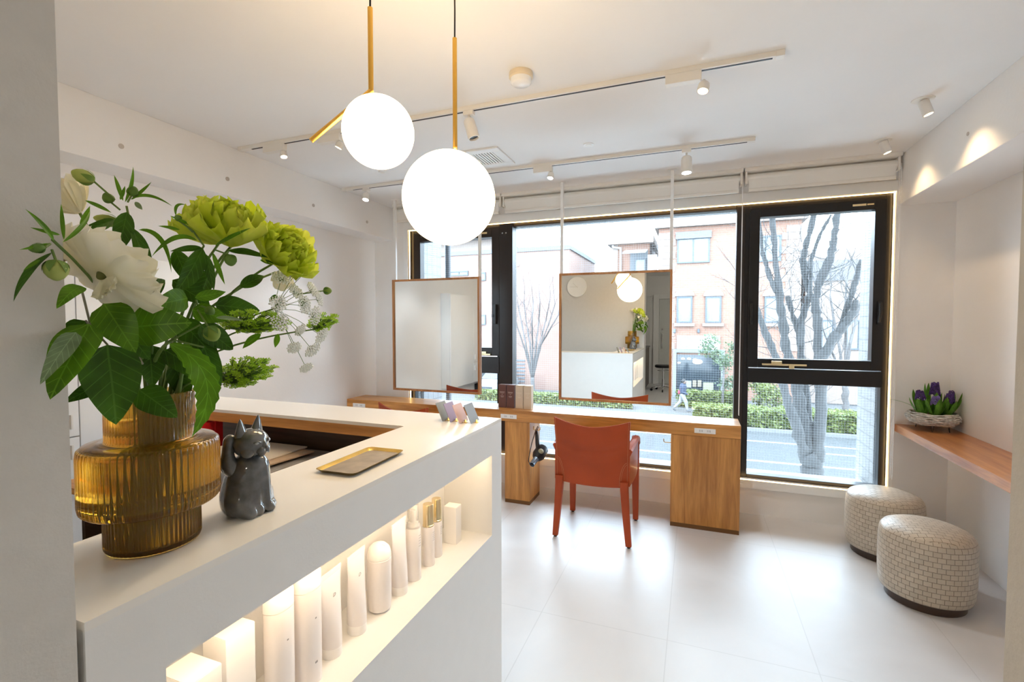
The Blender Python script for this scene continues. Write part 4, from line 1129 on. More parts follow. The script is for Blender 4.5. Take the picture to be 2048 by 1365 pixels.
# ================================================================== BOUQUET
random.seed(11)
VC = Vector((-.826, .515, CT))
M_AMBER = pm('amber_ribbed_glass', (.985, .74, .22), .02, trans=1.0, ior=1.48)
_t = M_AMBER.node_tree; _b = _t.nodes['Principled BSDF']; _o = _t.nodes['Material Output']
_d = _t.nodes.new('ShaderNodeBsdfDiffuse'); _d.inputs[0].default_value = (.80, .36, .03, 1)
_l = _t.nodes.new('ShaderNodeBsdfTranslucent'); _l.inputs[0].default_value = (.90, .50, .06, 1)
_m1 = _t.nodes.new('ShaderNodeMixShader'); _m1.inputs[0].default_value = .6; _t.links.new(_d.outputs[0], _m1.inputs[1]); _t.links.new(_l.outputs[0], _m1.inputs[2])
_m2 = _t.nodes.new('ShaderNodeMixShader'); _m2.inputs[0].default_value = .13; _t.links.new(_b.outputs[0], _m2.inputs[1]); _t.links.new(_m1.outputs[0], _m2.inputs[2]); _t.links.new(_m2.outputs[0], _o.inputs[0])
def ribs(n, amp):
    return lambda a, z: 1 + amp * math.cos(n * a)
vz = thing('vase', 'stepped amber glass vase with vertical ribs, standing on the counter end', 'vase', VC)
v = MB()
out_ = [(.0, .0), (.058, .0), (.0635, .003), (.065, .010), (.065, .058), (.066, .063), (.088, .066), (.0925, .071), (.094, .08), (.094, .155), (.0925, .165), (.088, .170), (.062, .173), (.0600, .177), (.0600, .245), (.0605, .248)]
inn = [(.058, .2485), (.0565, .245), (.0562, .178), (.060, .1695), (.086, .1665), (.0895, .162), (.0902, .155), (.0902, .082), (.088, .0735), (.066, .0700), (.0612, .066), (.0608, .058), (.0608, .014), (.057, .010), (0, .010)]
def dens(pr, k=3):
    o = []
    for (a, b__), (c, d) in zip(pr[:-1], pr[1:]):
        for i in range(k): o.append((a + (c - a) * i / k, b__ + (d - b__) * i / k))
    return o + [pr[-1]]
SEG = 384
def rfn_o(a, z):
    f = 1.0
    if .006 < z < .0625 or .068 < z < .166 or .176 < z < .242:
        f = 1 + .011 * (abs(math.cos(32 * a)) * 2 - 1)
    return f
v.lathe(dens(out_, 2), SEG, VC, rfn=rfn_o)
v.lathe(inn, 96, VC)
vg = v.build('glass', M_AMBER, vz, smooth=True)
MB().lathe([(0, .0103), (.0565, .0103), (.0603, .0145), (.0603, .064), (.066, .0705), (.0875, .0745), (.0896, .083), (.0896, .092), (0, .092)], 96, VC).build('water', pm('vase_water', (.97, .98, .80), 0.0, trans=1, ior=1.33), vz, smooth=True)

G_BROAD = leafm('broad_leaf_green', (.085, .21, .005), rough=.42)
G_MID = leafm('mid_leaf_green', (.105, .26, .007), rough=.42)
G_DARK = leafm('dark_leaf_green', (.045, .13, .005), rough=.45)
G_PALE = leafm('leaf_underside', (.20, .29, .15), rough=.6)
M_STEM = pm('green_stem', (.13, .22, .045), .5)
M_STEMB = pm('grey_stem', (.30, .28, .20), .6)
M_BUD = petalm('bud_green', (.26, .38, .05), (.50, .58, .16), .2)
M_BUDG = petalm('bud_sepal_green', (.10, .22, .03), (.20, .34, .06), .2)
M_PETW = petalm('cream_white_petal', (.90, .86, .62), (.93, .91, .80), .25)
M_PETC = petalm('chartreuse_petal', (.62, .74, .035), (.80, .86, .14), .4)
M_VIB = petalm('viburnum_green', (.32, .58, .02), (.50, .74, .05), .3, scale=60)
M_AMMI = pm('lace_white', (.92, .93, .88), .6)

def nearcam(p, tilt=.5):
    n = (CAM - p).normalized()
    return n + Vector((random.uniform(-1, 1), random.uniform(-1, 1), random.uniform(-.2, 1))) * tilt
def leafpx(par, mat, b_, t_, w_, r0, r1=None, prof='ov', arch=None, fold=.2, mid=None, rm=None, serr=0, tilt=.35, wav=.03, n=14):
    r1 = r0 if r1 is None else r1
    p, q = at_r(*b_, r0), at_r(*t_, r1)
    md = at_r(*mid, rm or (r0 + r1) / 2) if mid else None
    dep = (p - CAM).dot(FW)
    wid = w_ * dep / F * .80
    b = MB(); uvleaf(b, p, q, wid, nearcam(p, tilt), random.uniform(.04, .14) if arch is None else arch, fold, md, prof, wav, serr, n, seed=random.random() * 6)
    return b.build('leaf', mat, par, smooth=True)
def stemcurve(target, neck_off=None, rho=None, r=.0022, par=None, mat=None, name='stem', via=None):
    tg = Vector(target)
    d = (tg - (VC + Vector((0, 0, .25)))); hd = Vector((d.x, d.y, 0)); hd = hd.normalized() if hd.length > .01 else Vector((0, 0, 0))
    nk = VC + Vector((0, 0, .25)) + hd * random.uniform(.018, .042) + Vector((random.uniform(-.012, .012), random.uniform(-.012, .012), 0))
    bt = VC - hd * random.uniform(.01, .04) + Vector((random.uniform(-.02, .02), random.uniform(-.02, .02), .016))
    pts = []
    c = nk + Vector((hd.x * .02, hd.y * .02, (tg.z - nk.z) * .55 + .02))
    if via is not None: c = Vector(via)
    for i in range(5): pts.append(bt.lerp(nk, i / 4))
    for i in range(1, 11):
        u = i / 10; pts.append(nk * (1 - u) ** 2 + c * 2 * u * (1 - u) + tg * u * u)
    MB().tube(pts, [r * 1.2] * 5 + [r * (1.15 - .4 * i / 10) for i in range(1, 11)], 8).build(name, mat or M_STEM, par, smooth=True)
    return pts
def twig(par, p, q, r=.0014, sag=0.0, mat=None, name='side_stem'):
    p, q = Vector(p), Vector(q); m_ = p.lerp(q, .5) + Vector((0, 0, sag))
    pts = [p * (1 - u) ** 2 + m_ * 2 * u * (1 - u) + q * u * u for u in [k / 8 for k in range(9)]]
    MB().tube(pts, [r, ] * 9, 7).build(name, mat or M_STEM, par, smooth=True)
def bud(par, c, axis, L, W, mat=None):
    u, v_, d = frame_for(axis); mb = MB()
    prof = [(0, 0), (.35, .04), (.8, .2), (1, .42), (.92, .65), (.6, .86), (.25, .97), (0, 1)]
    mb.lathe([(r * W / 2, z * L) for r, z in prof], 20, Vector(c) - d * L / 2, d, rfn=lambda a, z: 1 + .10 * abs(math.sin(2.5 * a)))
    o = mb.build('bud', mat or M_BUD, par, smooth=True)
    s = MB()
    for k in range(5):
        a = 2 * PI * k / 5; rd = u * math.cos(a) + v_ * math.sin(a)
        uvleaf(s, Vector(c) - d * L * .5 + rd * W * .1, Vector(c) + d * L * .12 + rd * W * .54, W * .42, rd, .22, .1, prof='lance', n=7, m=5)
    s.build('sepals', M_BUDG, o, smooth=True)
def petal(mb, base, d, nrm, L, Wd, curl, ruf, seed, n=12, m=13, tipw=1.0):
    """one petal: cupped sheet whose rim ruffles"""
    base = Vector(base); d = Vector(d).normalized(); nrm = Vector(nrm); nrm = (nrm - d * nrm.dot(d)).normalized(); sd = d.cross(nrm)
    def fn(u, s):
        s = 2 * s - 1
        w = Wd * (math.sin(PI * .5 * min(1, u * 1.15)) ** .7) * (1 - .35 * max(0, u - .75) * 4 * abs(s)) * tipw
        e = u * L * (1 - .18 * s * s * u)
        ang = curl * u
        p = base + d * (e * math.cos(ang * .6)) + nrm * (e * math.sin(ang * .6)) + sd * (s * w / 2)
        p += nrm * (-.18 * w * (1 - s * s) * u)
        rf = ruf * u * u * (math.sin(9 * s + seed) + .6 * math.sin(17 * s + seed * 2.3) * u)
        return p + nrm * rf * L + d * rf * L * .35
    mb.grid(fn, n, m)
def bloom(par, base, axis, L, layers, mat, name='petal', ruf=.06, merge=None):
    """layers: (count, open_angle, length_factor, width_factor)"""
    u, v_, d = frame_for(axis); k0 = 0
    for li, (cnt, op, lf, wf) in enumerate(layers):
        for k in range(cnt):
            a = 2 * PI * (k + .5 * li) / cnt + random.uniform(-.2, .2)
            rd = u * math.cos(a) + v_ * math.sin(a)
            o = op + random.uniform(-.12, .12)
            pd = d * math.cos(o) + rd * math.sin(o)
            pn = d * math.sin(o) - rd * math.cos(o)
            mb = MB(); petal(mb, Vector(base) + rd * L * .04, pd, pn, L * lf * random.uniform(.9, 1.08), L * wf, random.uniform(.2, .55), ruf, random.random() * 6)
            mb.build(name, mat, par, smooth=True); k0 += 1

# --- big broad-leaved branch at the front left
B1 = thing('leafy_branch', 'branch of large broad dark-green leaves hanging over the front of the amber vase', 'foliage', VC + Vector((0, 0, .25)), group='stems in the amber vase')
nd = at_r(182, 655, .80); stemcurve(nd, par=B1, r=.0026, mat=M_STEMB)
leafpx(B1, G_BROAD, (208, 608), (272, 706), 92, .78, .76, fold=.15, tilt=.2)
leafpx(B1, G_BROAD, (262, 655), (384, 646), 108, .80, .78, fold=.12, tilt=.2)
leafpx(B1, G_DARK, (215, 690), (232, 850), 132, .78, .78, fold=.15, tilt=.2, arch=.06)
leafpx(B1, G_BROAD, (178, 648), (100, 800), 92, .76, .70, fold=.3, tilt=.2, arch=.08)
leafpx(B1, G_PALE, (152, 665), (80, 770), 46, .745, .69, fold=.1, tilt=.2)
leafpx(B1, G_DARK, (172, 642), (128, 705), 62, .84, .84)
leafpx(B1, G_MID, (162, 572), (113, 618), 40, .735, .70)
leafpx(B1, G_DARK, (205, 765), (128, 806), 38, .80, .78)
leafpx(B1, G_DARK, (278, 780), (355, 836), 74, .84, .82, fold=.15, tilt=.2)
leafpx(B1, G_MID, (320, 595), (250, 640), 80, .82, .82, tilt=.3)
leafpx(B1, G_BROAD, (375, 597), (300, 612), 60, .83, .80, fold=.2, tilt=.2)
for q in ((208, 608), (215, 690), (172, 642), (162, 574)): twig(B1, nd, at_r(*q, .785 if q[0] > 165 else .75), .0013, 0, M_STEMB)
B2 = thing('leafy_branch', 'branch with a long toothed leaf drooping down the right side of the vase neck', 'foliage', VC + Vector((0, 0, .25)), group='stems in the amber vase')
n2 = at_r(345, 680, .87); stemcurve(n2, par=B2, r=.003)
leafpx(B2, G_MID, (338, 688), (383, 876), 62, .84, .84, prof='lance', mid=(412, 765), rm=.80, serr=.09, fold=.15, n=24)
for (b_, t_, w_, r0, r1, mt) in (((400, 650), (466, 700), 56, .88, .92, G_DARK), ((408, 695), (440, 778), 52, .88, .90, G_DARK), ((330, 700), (425, 765), 66, .93, .92, G_DARK), ((300, 690), (305, 775), 66, .93, .92, G_DARK), ((360, 640), (440, 725), 64, .90, .90, G_DARK), ((385, 620), (458, 640), 50, .87, .88, G_MID), ((350, 730), (375, 800), 55, .95, .97, G_DARK), ((395, 745), (425, 795), 36, .97, 1.0, G_DARK), ((240, 640), (300, 720), 70, .90, .90, G_DARK), ((430, 610), (520, 622), 56, .95, .98, G_DARK), ((262, 600), (330, 560), 60, .92, .95, G_DARK)):
    leafpx(B2, mt, b_, t_, w_, r0, r1, fold=.2, tilt=.4)
for q in ((400, 650), (360, 640), (408, 695)): twig(B2, n2, at_r(*q, .88), .0014)

# --- bud sprays with narrow leaves
def spray(lab, node, rn, leaves, buds, extra=()):
    t = thing('bud_spray', lab, 'foliage', VC + Vector((0, 0, .25)), group='stems in the amber vase')
    p = at_r(*node, rn); stemcurve(p, par=t, r=.0020)
    for L_ in leaves:
        leafpx(t, L_[5] if len(L_) > 5 else G_MID, L_[0], L_[1], L_[2], L_[3], L_[4], prof='lance', fold=.35, tilt=.6, mid=L_[6] if len(L_) > 6 else None)
    for (c, L, W, tip, ro, mt, fr) in buds:
        cc = at_r(*c, ro); dep = (cc - CAM).dot(FW); s = dep / F * .82
        tp_ = at_r(*tip, ro)
        ax_ = (tp_ - cc).normalized()
        bud(t, cc, ax_, L * s, W * s, mt)
        f = at_r(*fr, (ro + rn) / 2) if fr else p
        twig(t, f, cc - ax_ * L * s * .45, .0013)
    for (a, c, r0, r1) in extra: twig(t, at_r(*a, r0), at_r(*c, r1), .0014)
    return t
spray('spray of green buds and narrow leaves reaching left in front of the doorway column', (105, 480), .715,
      [((108, 482), (50, 418), 13, .715, .69), ((104, 488), (38, 500), 9, .71, .69), ((104, 505), (27, 604), 24, .71, .68, G_DARK), ((80, 520), (46, 542), 9, .70, .69), ((120, 470), (60, 455), 9, .715, .70, G_MID), ((125, 485), (180, 420), 12, .72, .76), ((128, 480), (122, 408), 9, .73, .75)],
      [((74, 497), 32, 22, (50, 500), .70, M_BUDG, (100, 488)), ((112, 541), 52, 46, (112, 580), .70, M_BUD, (104, 500))])
spray('tall spray of fat green buds at the upper left of the bouquet', (253, 412), .90,
      [((254, 424), (236, 508), 42, .90, .90, G_DARK), ((264, 455), (298, 574), 36, .90, .88, G_DARK), ((229, 440), (142, 470), 24, .90, .86, G_DARK), ((277, 460), (343, 546), 13, .90, .90, G_MID, (322, 480)), ((250, 405), (266, 333), 9, .90, .90), ((246, 402), (228, 350), 9, .90, .90), ((262, 400), (303, 364), 8, .90, .90), ((262, 398), (345, 413), 8, .90, .92, G_MID, (300, 392)), ((170, 401), (223, 426), 10, .88, .90), ((240, 400), (250, 372), 8, .9, .9), ((270, 404), (285, 420), 12, .9, .9, G_PALE), ((160, 455), (180, 412), 12, .86, .86)],
      [((166, 353), 46, 33, (148, 345), .90, M_BUD, (230, 400)), ((266, 383), 26, 23, (272, 366), .90, M_BUDG, (255, 405)), ((216, 396), 26, 22, (208, 384), .91, M_BUDG, (240, 420)), ((212, 440), 48, 24, (190, 436), .93, M_BUD, (236, 440))])
spray('middle spray of small buds and long narrow leaves under the chartreuse blooms', (408, 492), .90,
      [((456, 502), (537, 516), 24, .90, .92, G_DARK), ((406, 497), (346, 592), 48, .90, .88, G_DARK), ((411, 508), (428, 582), 22, .90, .90, G_DARK), ((425, 505), (450, 570), 12, .90, .90), ((480, 575), (528, 552), 32, .93, .96, G_DARK), ((390, 596), (452, 584), 28, .86, .86), ((432, 636), (486, 642), 16, .86, .88, G_PALE), ((404, 496), (340, 503), 16, .90, .88, G_DARK), ((430, 492), (502, 456), 11, .88, .86), ((395, 482), (303, 514), 12, .90, .88, G_MID, (350, 476)), ((522, 668), (485, 698), 20, .93, .93, G_MID), ((556, 668), (550, 696), 14, .95, .95, G_MID), ((380, 450), (340, 432), 7, .9, .9), ((360, 460), (316, 452), 8, .9, .9), ((352, 432), (372, 410), 7, .9, .9, G_MID, (354, 412)), ((520, 520), (548, 528), 10, .93, .95), ((555, 590), (538, 604), 12, .95, .95, G_DARK), ((600, 595), (612, 610), 14, .97, .98, G_DARK), ((345, 560), (420, 610), 56, .92, .92, G_DARK), ((420, 540), (400, 600), 40, .93, .93, G_DARK), ((350, 500), (380, 570), 44, .94, .94, G_DARK)],
      [((356, 436), 16, 14, (350, 430), .90, M_BUDG, (386, 465)), ((461, 521), 29, 26, (464, 534), .88, M_BUDG, (430, 500)), ((655, 582), 20, 17, (664, 582), 1.0, M_BUD, (590, 590)), ((424, 668), 40, 36, (436, 690), .84, M_BUD, (395, 620)), ((420, 622), 24, 20, (432, 632), .86, M_BUDG, (395, 610))],
      [((408, 492), (386, 462), .90, .90), ((386, 462), (350, 436), .9, .9), ((395, 610), (392, 600), .87, .87)])

# --- white flowers
def wflower(lab, base, tipdir, L, layers, ro, stem_to=None, ruf=.05, mat=None, cat='flower', name='white_flower', tk=.02):
    t = thing(name, lab, cat, VC + Vector((0, 0, .25)), group='stems in the amber vase')
    p = at_r(*base, ro); ax_ = Vector(tipdir).normalized()
    stemcurve(p - ax_ * tk, par=t, r=.0025)
    bloom(t, p - ax_ * tk, ax_, L, layers, mat or M_PETW, ruf=ruf)
    return t, p, ax_
fc = -FW
t, p, a_ = wflower('large creamy white flower with drooping petals at the left front of the bouquet', (208, 548), UP * .50 - fc * .55 + RT * .10, .066, [(6, 1.42, 1.0, 1.0), (5, 1.05, .95, .9), (3, .6, .6, .6)], .775, ruf=.07, tk=.004)
MB().lathe([(0, -.011), (.0028, -.009), (.006, -.004), (.0064, 0), (.0045, .003), (0, .004)], 18, p, a_).build('calyx', pm('olive_calyx', (.13, .14, .03), .6), t, smooth=True)
for k in range(3):
    sp_ = MB(); petal(sp_, p, (RT * (.3 + .3 * k) - UP * (1.0 - .2 * k) + fc * .3), fc, .040, .022, .5, .05, k * 2.0); sp_.build('drooping_petal', M_PETW, t, smooth=True)
wflower('white flower half hidden behind the doorway column', (140, 402), UP * .8 - RT * .5 + fc * .2, .055, [(5, .7, 1, .9), (4, .4, .9, .8)], .93)
wflower('small creamy flower peeping over the chartreuse blooms', (492, 428), UP * .9 + fc * .2 + RT * .05, .035, [(5, .5, 1, .7), (3, .25, 1, .6)], .99, ruf=.05)
wflower('creamy flower tucked under the right chartreuse bloom', (562, 560), -UP * .6 + RT * .5 + fc * .2, .038, [(5, .6, 1, .8)], .99, ruf=.05)
# --- chartreuse ruffled blooms
wflower('wide ruffled chartreuse bloom at the top of the bouquet', (462, 480), UP * .85 + fc * .30 + RT * .22, .082, [(7, .95, 1.02, .85), (8, .62, 1.0, .8), (8, .32, .95, .75), (6, .12, .9, .6)], .93, mat=M_PETC, ruf=.085, name='chartreuse_flower', tk=.012)
wflower('ruffled chartreuse bloom at the top left of the bouquet, beside the wide one', (430, 478), UP * .8 - RT * .35 + fc * .3, .076, [(6, .7, 1.0, .85), (6, .4, 1, .75), (5, .15, .9, .6)], .95, mat=M_PETC, ruf=.085, name='chartreuse_flower', tk=.010)
wflower('ruffled chartreuse bloom leaning right above the white lace flower', (556, 520), UP * .45 + RT * .75 + fc * .35, .076, [(7, .95, 1.0, .85), (8, .6, 1.0, .8), (7, .3, .95, .7), (5, .1, .9, .6)], .96, mat=M_PETC, ruf=.085, name='chartreuse_flower', tk=.010)

# --- viburnum clusters
def cluster(lab, c, sx, sy, ro, n, tilt=0):
    t = thing('green_flower_cluster', lab, 'flower', VC + Vector((0, 0, .25)), group='stems in the amber vase')
    cc = at_r(*c, ro); dep = (cc - CAM).dot(FW); s = dep / F
    base = cc - UP * sy * s * .3 - RT * sx * s * .2
    stemcurve(base, par=t, r=.0018)
    fl = MB(); st_ = MB()
    for k in range(n):
        a, b__ = random.uniform(-1, 1), random.uniform(-1, 1)
        if a * a + b__ * b__ > 1: continue
        d = random.uniform(-.5, .5)
        q = cc + RT * (a * sx / 2 * s + tilt * b__ * sx * .2 * s) + UP * ((b__ * .8 + tilt * a * .5) * sy / 2 * s) + FW * d * sx * .4 * s
        st_.tube([base.lerp(q, .1), q], .0005, 4)
        o = (CAM - q).normalized() * .6 + UP * .8 + Vector((random.uniform(-.5, .5), random.uniform(-.5, .5), 0)); u, v_, w_ = frame_for(o)
        for j in range(5):
            aa = j * 2 * PI / 5 + k; rd = u * math.cos(aa) + v_ * math.sin(aa); sdv = w_.cross(rd); z = .0030
            vs = [fl.bm.verts.new(q), fl.bm.verts.new(q + rd * z + sdv * z * .55 + w_ * .0004), fl.bm.verts.new(q + rd * z * 1.6 + w_ * .0012), fl.bm.verts.new(q + rd * z - sdv * z * .55 + w_ * .0004)]
            fl.bm.faces.new(vs)
    fl.build('florets', M_VIB, t, smooth=False); st_.build('stalklets', M_STEM, t)
cluster('flat cluster of tiny lime-green florets right of the leaves, under the chartreuse bloom', (508, 644), 128, 58, .93, 330)
cluster('lowest cluster of tiny lime-green florets, hanging right above the counter', (484, 745), 120, 74, .92, 400, .25)
cluster('small cluster of lime-green florets behind the white lace flower at far right', (645, 645), 60, 46, 1.0, 120, .4)
# --- white lace flower
t = thing('lace_flower', 'white lace flower with fine radiating stalks at the right of the bouquet', 'flower', VC + Vector((0, 0, .25)), group='stems in the amber vase')
nd = at_r(548, 618, .94); pts = stemcurve(nd, par=t, r=.0018)
for (u_, v__, rr, ro) in ((563, 556, 17, .93), (592, 584, 17, .95), (625, 580, 15, .97), (557, 607, 16, .90), (560, 645, 17, .89), (609, 610, 17, .94), (630, 632, 18, .95), (604, 530, 15, .98), (610, 545, 14, .99), (588, 695, 13, .92), (625, 700, 16, .95), (643, 672, 16, .96), (638, 598, 13, .98), (600, 660, 12, .95), (612, 735, 12, .95)):
    q = at_r(u_, v__, ro); dep = (q - CAM).dot(FW); s = dep / F
    ray_ = MB(); ray_.tube([nd, nd.lerp(q, .5) + UP * .004, q - (q - nd).normalized() * .006], .0005, 5)
    h = MB()
    dirn = (q - nd).normalized() * .6 + (CAM - q).normalized() * .5; uu, vv, ww = frame_for(dirn)
    for k in range(46):
        a = k * 2.4; r_ = math.sqrt(k / 46) * rr * s * 1.1
        e = q + (uu * math.cos(a) + vv * math.sin(a)) * r_ + ww * (.003 - r_ * .15)
        ray_.tube([q - (q - nd).normalized() * .006, e], .00025, 3, caps=False)
        h.sphere(e, .0014 + .0008 * random.random(), 6, 4)
    hd = h.build('flowerlet', M_AMMI, t, smooth=True); ray_.build('stalk', M_STEM, t)
# extra stems seen between the flowers
for k in range(6):
    q = at_r(300 + 25 * k, 640 - 14 * k, .94 + .02 * (k % 3))
    stemcurve(q, par=B2, r=.0026 if k % 2 else .002, mat=M_STEM)

# ================================================================== REAR ROOM (seen in the mirror)
p = Vector((-1.66, YB, 1.99))
t = thing('wall_clock', 'round plain white wall clock on the cream wall, seen in the right mirror', 'clock', (p.x, p.y + .02, p.z - .15))
MB().lathe([(0, 0), (.148, 0), (.15, .004), (.15, .024), (.145, .027), (.140, .024), (0, .024)], 64, p, (0, 1, 0)).build('case', pm('white_clock', (.84, .82, .78), .5), t, smooth=True, auto=True)
hb = MB()
for a, L in ((2.35, .085), (1.95 + 1.2, .11)):
    d = Vector((math.cos(a), 0, math.sin(a))); sd = Vector((-d.z, 0, d.x))
    vs = [p + Vector((0, .0265, 0)) + d * L + sd * .002, p + Vector((0, .0265, 0)) + d * L - sd * .002, p + Vector((0, .0265, 0)) - d * .02 - sd * .002, p + Vector((0, .0265, 0)) - d * .02 + sd * .002]
    hb.bm.faces.new([hb.bm.verts.new(v_) for v_ in vs])
hb.build('hands', pm('pale_hands', (.60, .56, .50), .5), t)
# back wall door, blind, low cabinet
D1 = thing('door_1', None, None, (-.42, -4.48, 0), kind='structure')
dm = pm('pale_door', (.66, .68, .66), .5)
MB().box(-.93, -.80, -4.5, -4.44, 0, 2.12, .003).box(-.10, .03, -4.5, -4.44, 0, 2.12, .003).box(-.80, -.10, -4.5, -4.44, 2.02, 2.12, .003).build('door_frame', M_WHITE, D1)
MB().box(-.795, -.105, -4.49, -4.455, .01, 2.015, .003).build('door_leaf', dm, D1)
MB().box(-.74, -.715, -4.452, -4.435, .85, 1.20, .004).cyl((-.728, -4.455, 1.30), (-.728, -4.44, 1.30), .02, 16).build('handle', M_STEEL, D1)
t = thing('venetian_blind', 'half-lit white venetian blind in the back room, seen in the right mirror', 'blind', (-1.3, -4.47, .98))
b = MB()
for k in range(46): b.box(-1.62, -.99, -4.485, -4.463, .98 + k * .024, .9812 + k * .024, 0, None)
b.build('slats', M_WHITE, t); MB().box(-1.63, -.98, -4.49, -4.455, 2.08, 2.12).build('headrail', M_WHITE, t)
t = thing('back_cabinet', 'brown low cabinet in the back room, seen in the right mirror', 'cabinet', (-1.45, -3.6, 0))
MB().box(-1.90, -1.02, -4.48, -2.0, 0, .88, .003).build('body', M_WOODD, t); MB().box(-1.92, -1.0, -4.48, -1.98, .881, .91, .003).build('worktop', M_BLACK, t)
def stool(lab, x, y):
    t = thing('wheeled_stool', lab, 'stool', (x, y, 0))
    MB().lathe([(0, .50), (.16, .50), (.175, .515), (.175, .545), (.16, .56), (0, .562)], 40, (x, y, 0)).build('seat', M_BLACK, t, smooth=True, auto=True)
    MB().cyl((x, y, .08), (x, y, .50), .014, 16).cyl((x, y, .10), (x, y, .26), .022, 16).build('column', M_CHROME, t, smooth=True, auto=True)
    MB().tube([(x + .12 * math.cos(a), y + .12 * math.sin(a), .44) for a in [2 * PI * k / 24 for k in range(25)]], .006, 8, caps=False).build('foot_ring', M_CHROME, t, smooth=True)
    for k in range(5):
        a = 2 * PI * k / 5 + .3; e = Vector((x + .25 * math.cos(a), y + .25 * math.sin(a), .065))
        lg = MB().tube([(x, y, .11), e], [.016, .011], 10).build('leg', M_CHROME, t, smooth=True)
        MB().cyl(e + Vector((-.012 * math.sin(a), .012 * math.cos(a), -.037)), e + Vector((.012 * math.sin(a), -.012 * math.cos(a), -.037)), .027, 18).build('castor', M_BLACK, lg, smooth=True, auto=True)
stool('black wheeled stool with a chrome base in the back room, seen in the right mirror', -.62, -3.25)
t = thing('rear_fill_lamp', 'unseen round fill lamp added under the back room ceiling', 'ceiling light', (0, -2.4, CZ - .05))
MB().lathe([(0, -.05), (.13, -.045), (.15, -.02), (.15, 0), (0, 0)], 40, (0.3, -2.0, CZ)).build('diffuser', emitm('rear_fill_glow', (1, .92, .8), REAR), t, smooth=True)  # unseen lamp added to brighten the back room in the mirror

# ================================================================== THE STREET
GZ = -3.45
M_WOUT = pm('outdoor_white', (.24, .245, .25), .6)  # white darkened to stay in range under the strong sky
M_ASPH = pm('asphalt', (0.020, 0.022, 0.023), .85, var=.12, vscale=3, bump=.3, bscale=80)
M_PAVE = pm('paving', (0.048, 0.048, 0.047), .85, var=.1, vscale=2)
M_LINEW = pm('road_marking', (0.148, 0.150, 0.150), .7)
struct('ground_street', MB().box(-60, 60, 4.6, 80, GZ - .2, GZ), M_ASPH)
yc = at_z(1560, 866, GZ).y
struct('ground_pavement', MB().box(-60, 60, yc, yc + 8.5, GZ, GZ + .12), M_PAVE)
struct('ground_kerb', MB().box(-60, 60, yc - .2, yc, GZ, GZ + .15), pm('kerb_stone', (0.087, 0.087, 0.087), .8))
for i, (y_, w_) in enumerate(((at_z(1560, 887, GZ).y, .16), (at_z(1560, 927, GZ).y, .18))):
    MB().box(-60, 60, y_ - w_ / 2, y_ + w_ / 2, GZ + .001, GZ + .012).build('lane_line', M_LINEW, None, label=('farther solid white line painted across the street', 'nearer solid white line painted across the street')[i], cat='road marking', group='white lane lines')
y_ = at_z(1680, 911, GZ).y
for x0 in (4.2,):
    MB().box(x0, x0 + 2.6, y_ - .07, y_ + .07, GZ + .001, GZ + .012).build('lane_dash', M_LINEW, None, label='short white dash between the two long white lane lines, right of the big tree', cat='road marking')
struct('ground_bounce_pavement', MB().box(-60, 60, 4.6, 13.2, GZ, GZ + .12), pm('bounce_pale_pavement', (.70, .70, .69), .85, var=.06, vscale=2))  # unseen pavement, made pale and wide to bounce daylight up indoors

# own building: tiled fins beside the window, sill outside
M_TILE = brickm('grey_facade_tile', (0.087, 0.087, 0.089), (0.080, 0.080, 0.082), (0.035, 0.035, 0.037), .10, .10, .006, .4, 'YZ', .2, 0)
M_TILEW = brickm('pale_facade_tile', (0.129, 0.125, 0.120), (0.122, 0.118, 0.115), (0.078, 0.075, 0.073), .23, .09, .006, .5, 'YZ', .2, .5)
struct('wall_outer_right', MB().box(1.235, 1.75, YW + .2, 4.60, GZ, 3.2), M_TILEW)
struct('wall_outer_left', MB().box(-3.1, -2.56, YW + .2, 4.57, GZ, 3.2), M_TILE)
struct('trim_6', MB().box(-2.56, 1.235, YW + .13, YW + .48, .17, .215, .003), M_WOUT)
struct('trim_7', MB().box(-2.56, 1.235, YW + .2, YW + .42, 2.36, 2.60, .003), pm('outer_lintel', (0.087, 0.087, 0.087), .7))
t = thing('drain_pipe', 'dark grey vertical pipe outside, beside the left tiled pier', 'pipe', (-2.60, 4.68, GZ))
q = at_y(896, 560, 4.68)
MB().cyl((q.x, 4.68, GZ), (q.x, 4.68, 3.2), .033, 20).build('pipe', pm('grey_pipe', (0.021, 0.022, 0.026), .5), t, smooth=True, auto=True)
MB().box(q.x - .10, q.x + .01, 4.66, 4.70, 1.82, 1.85, .002).build('bracket', M_BLACK, t)

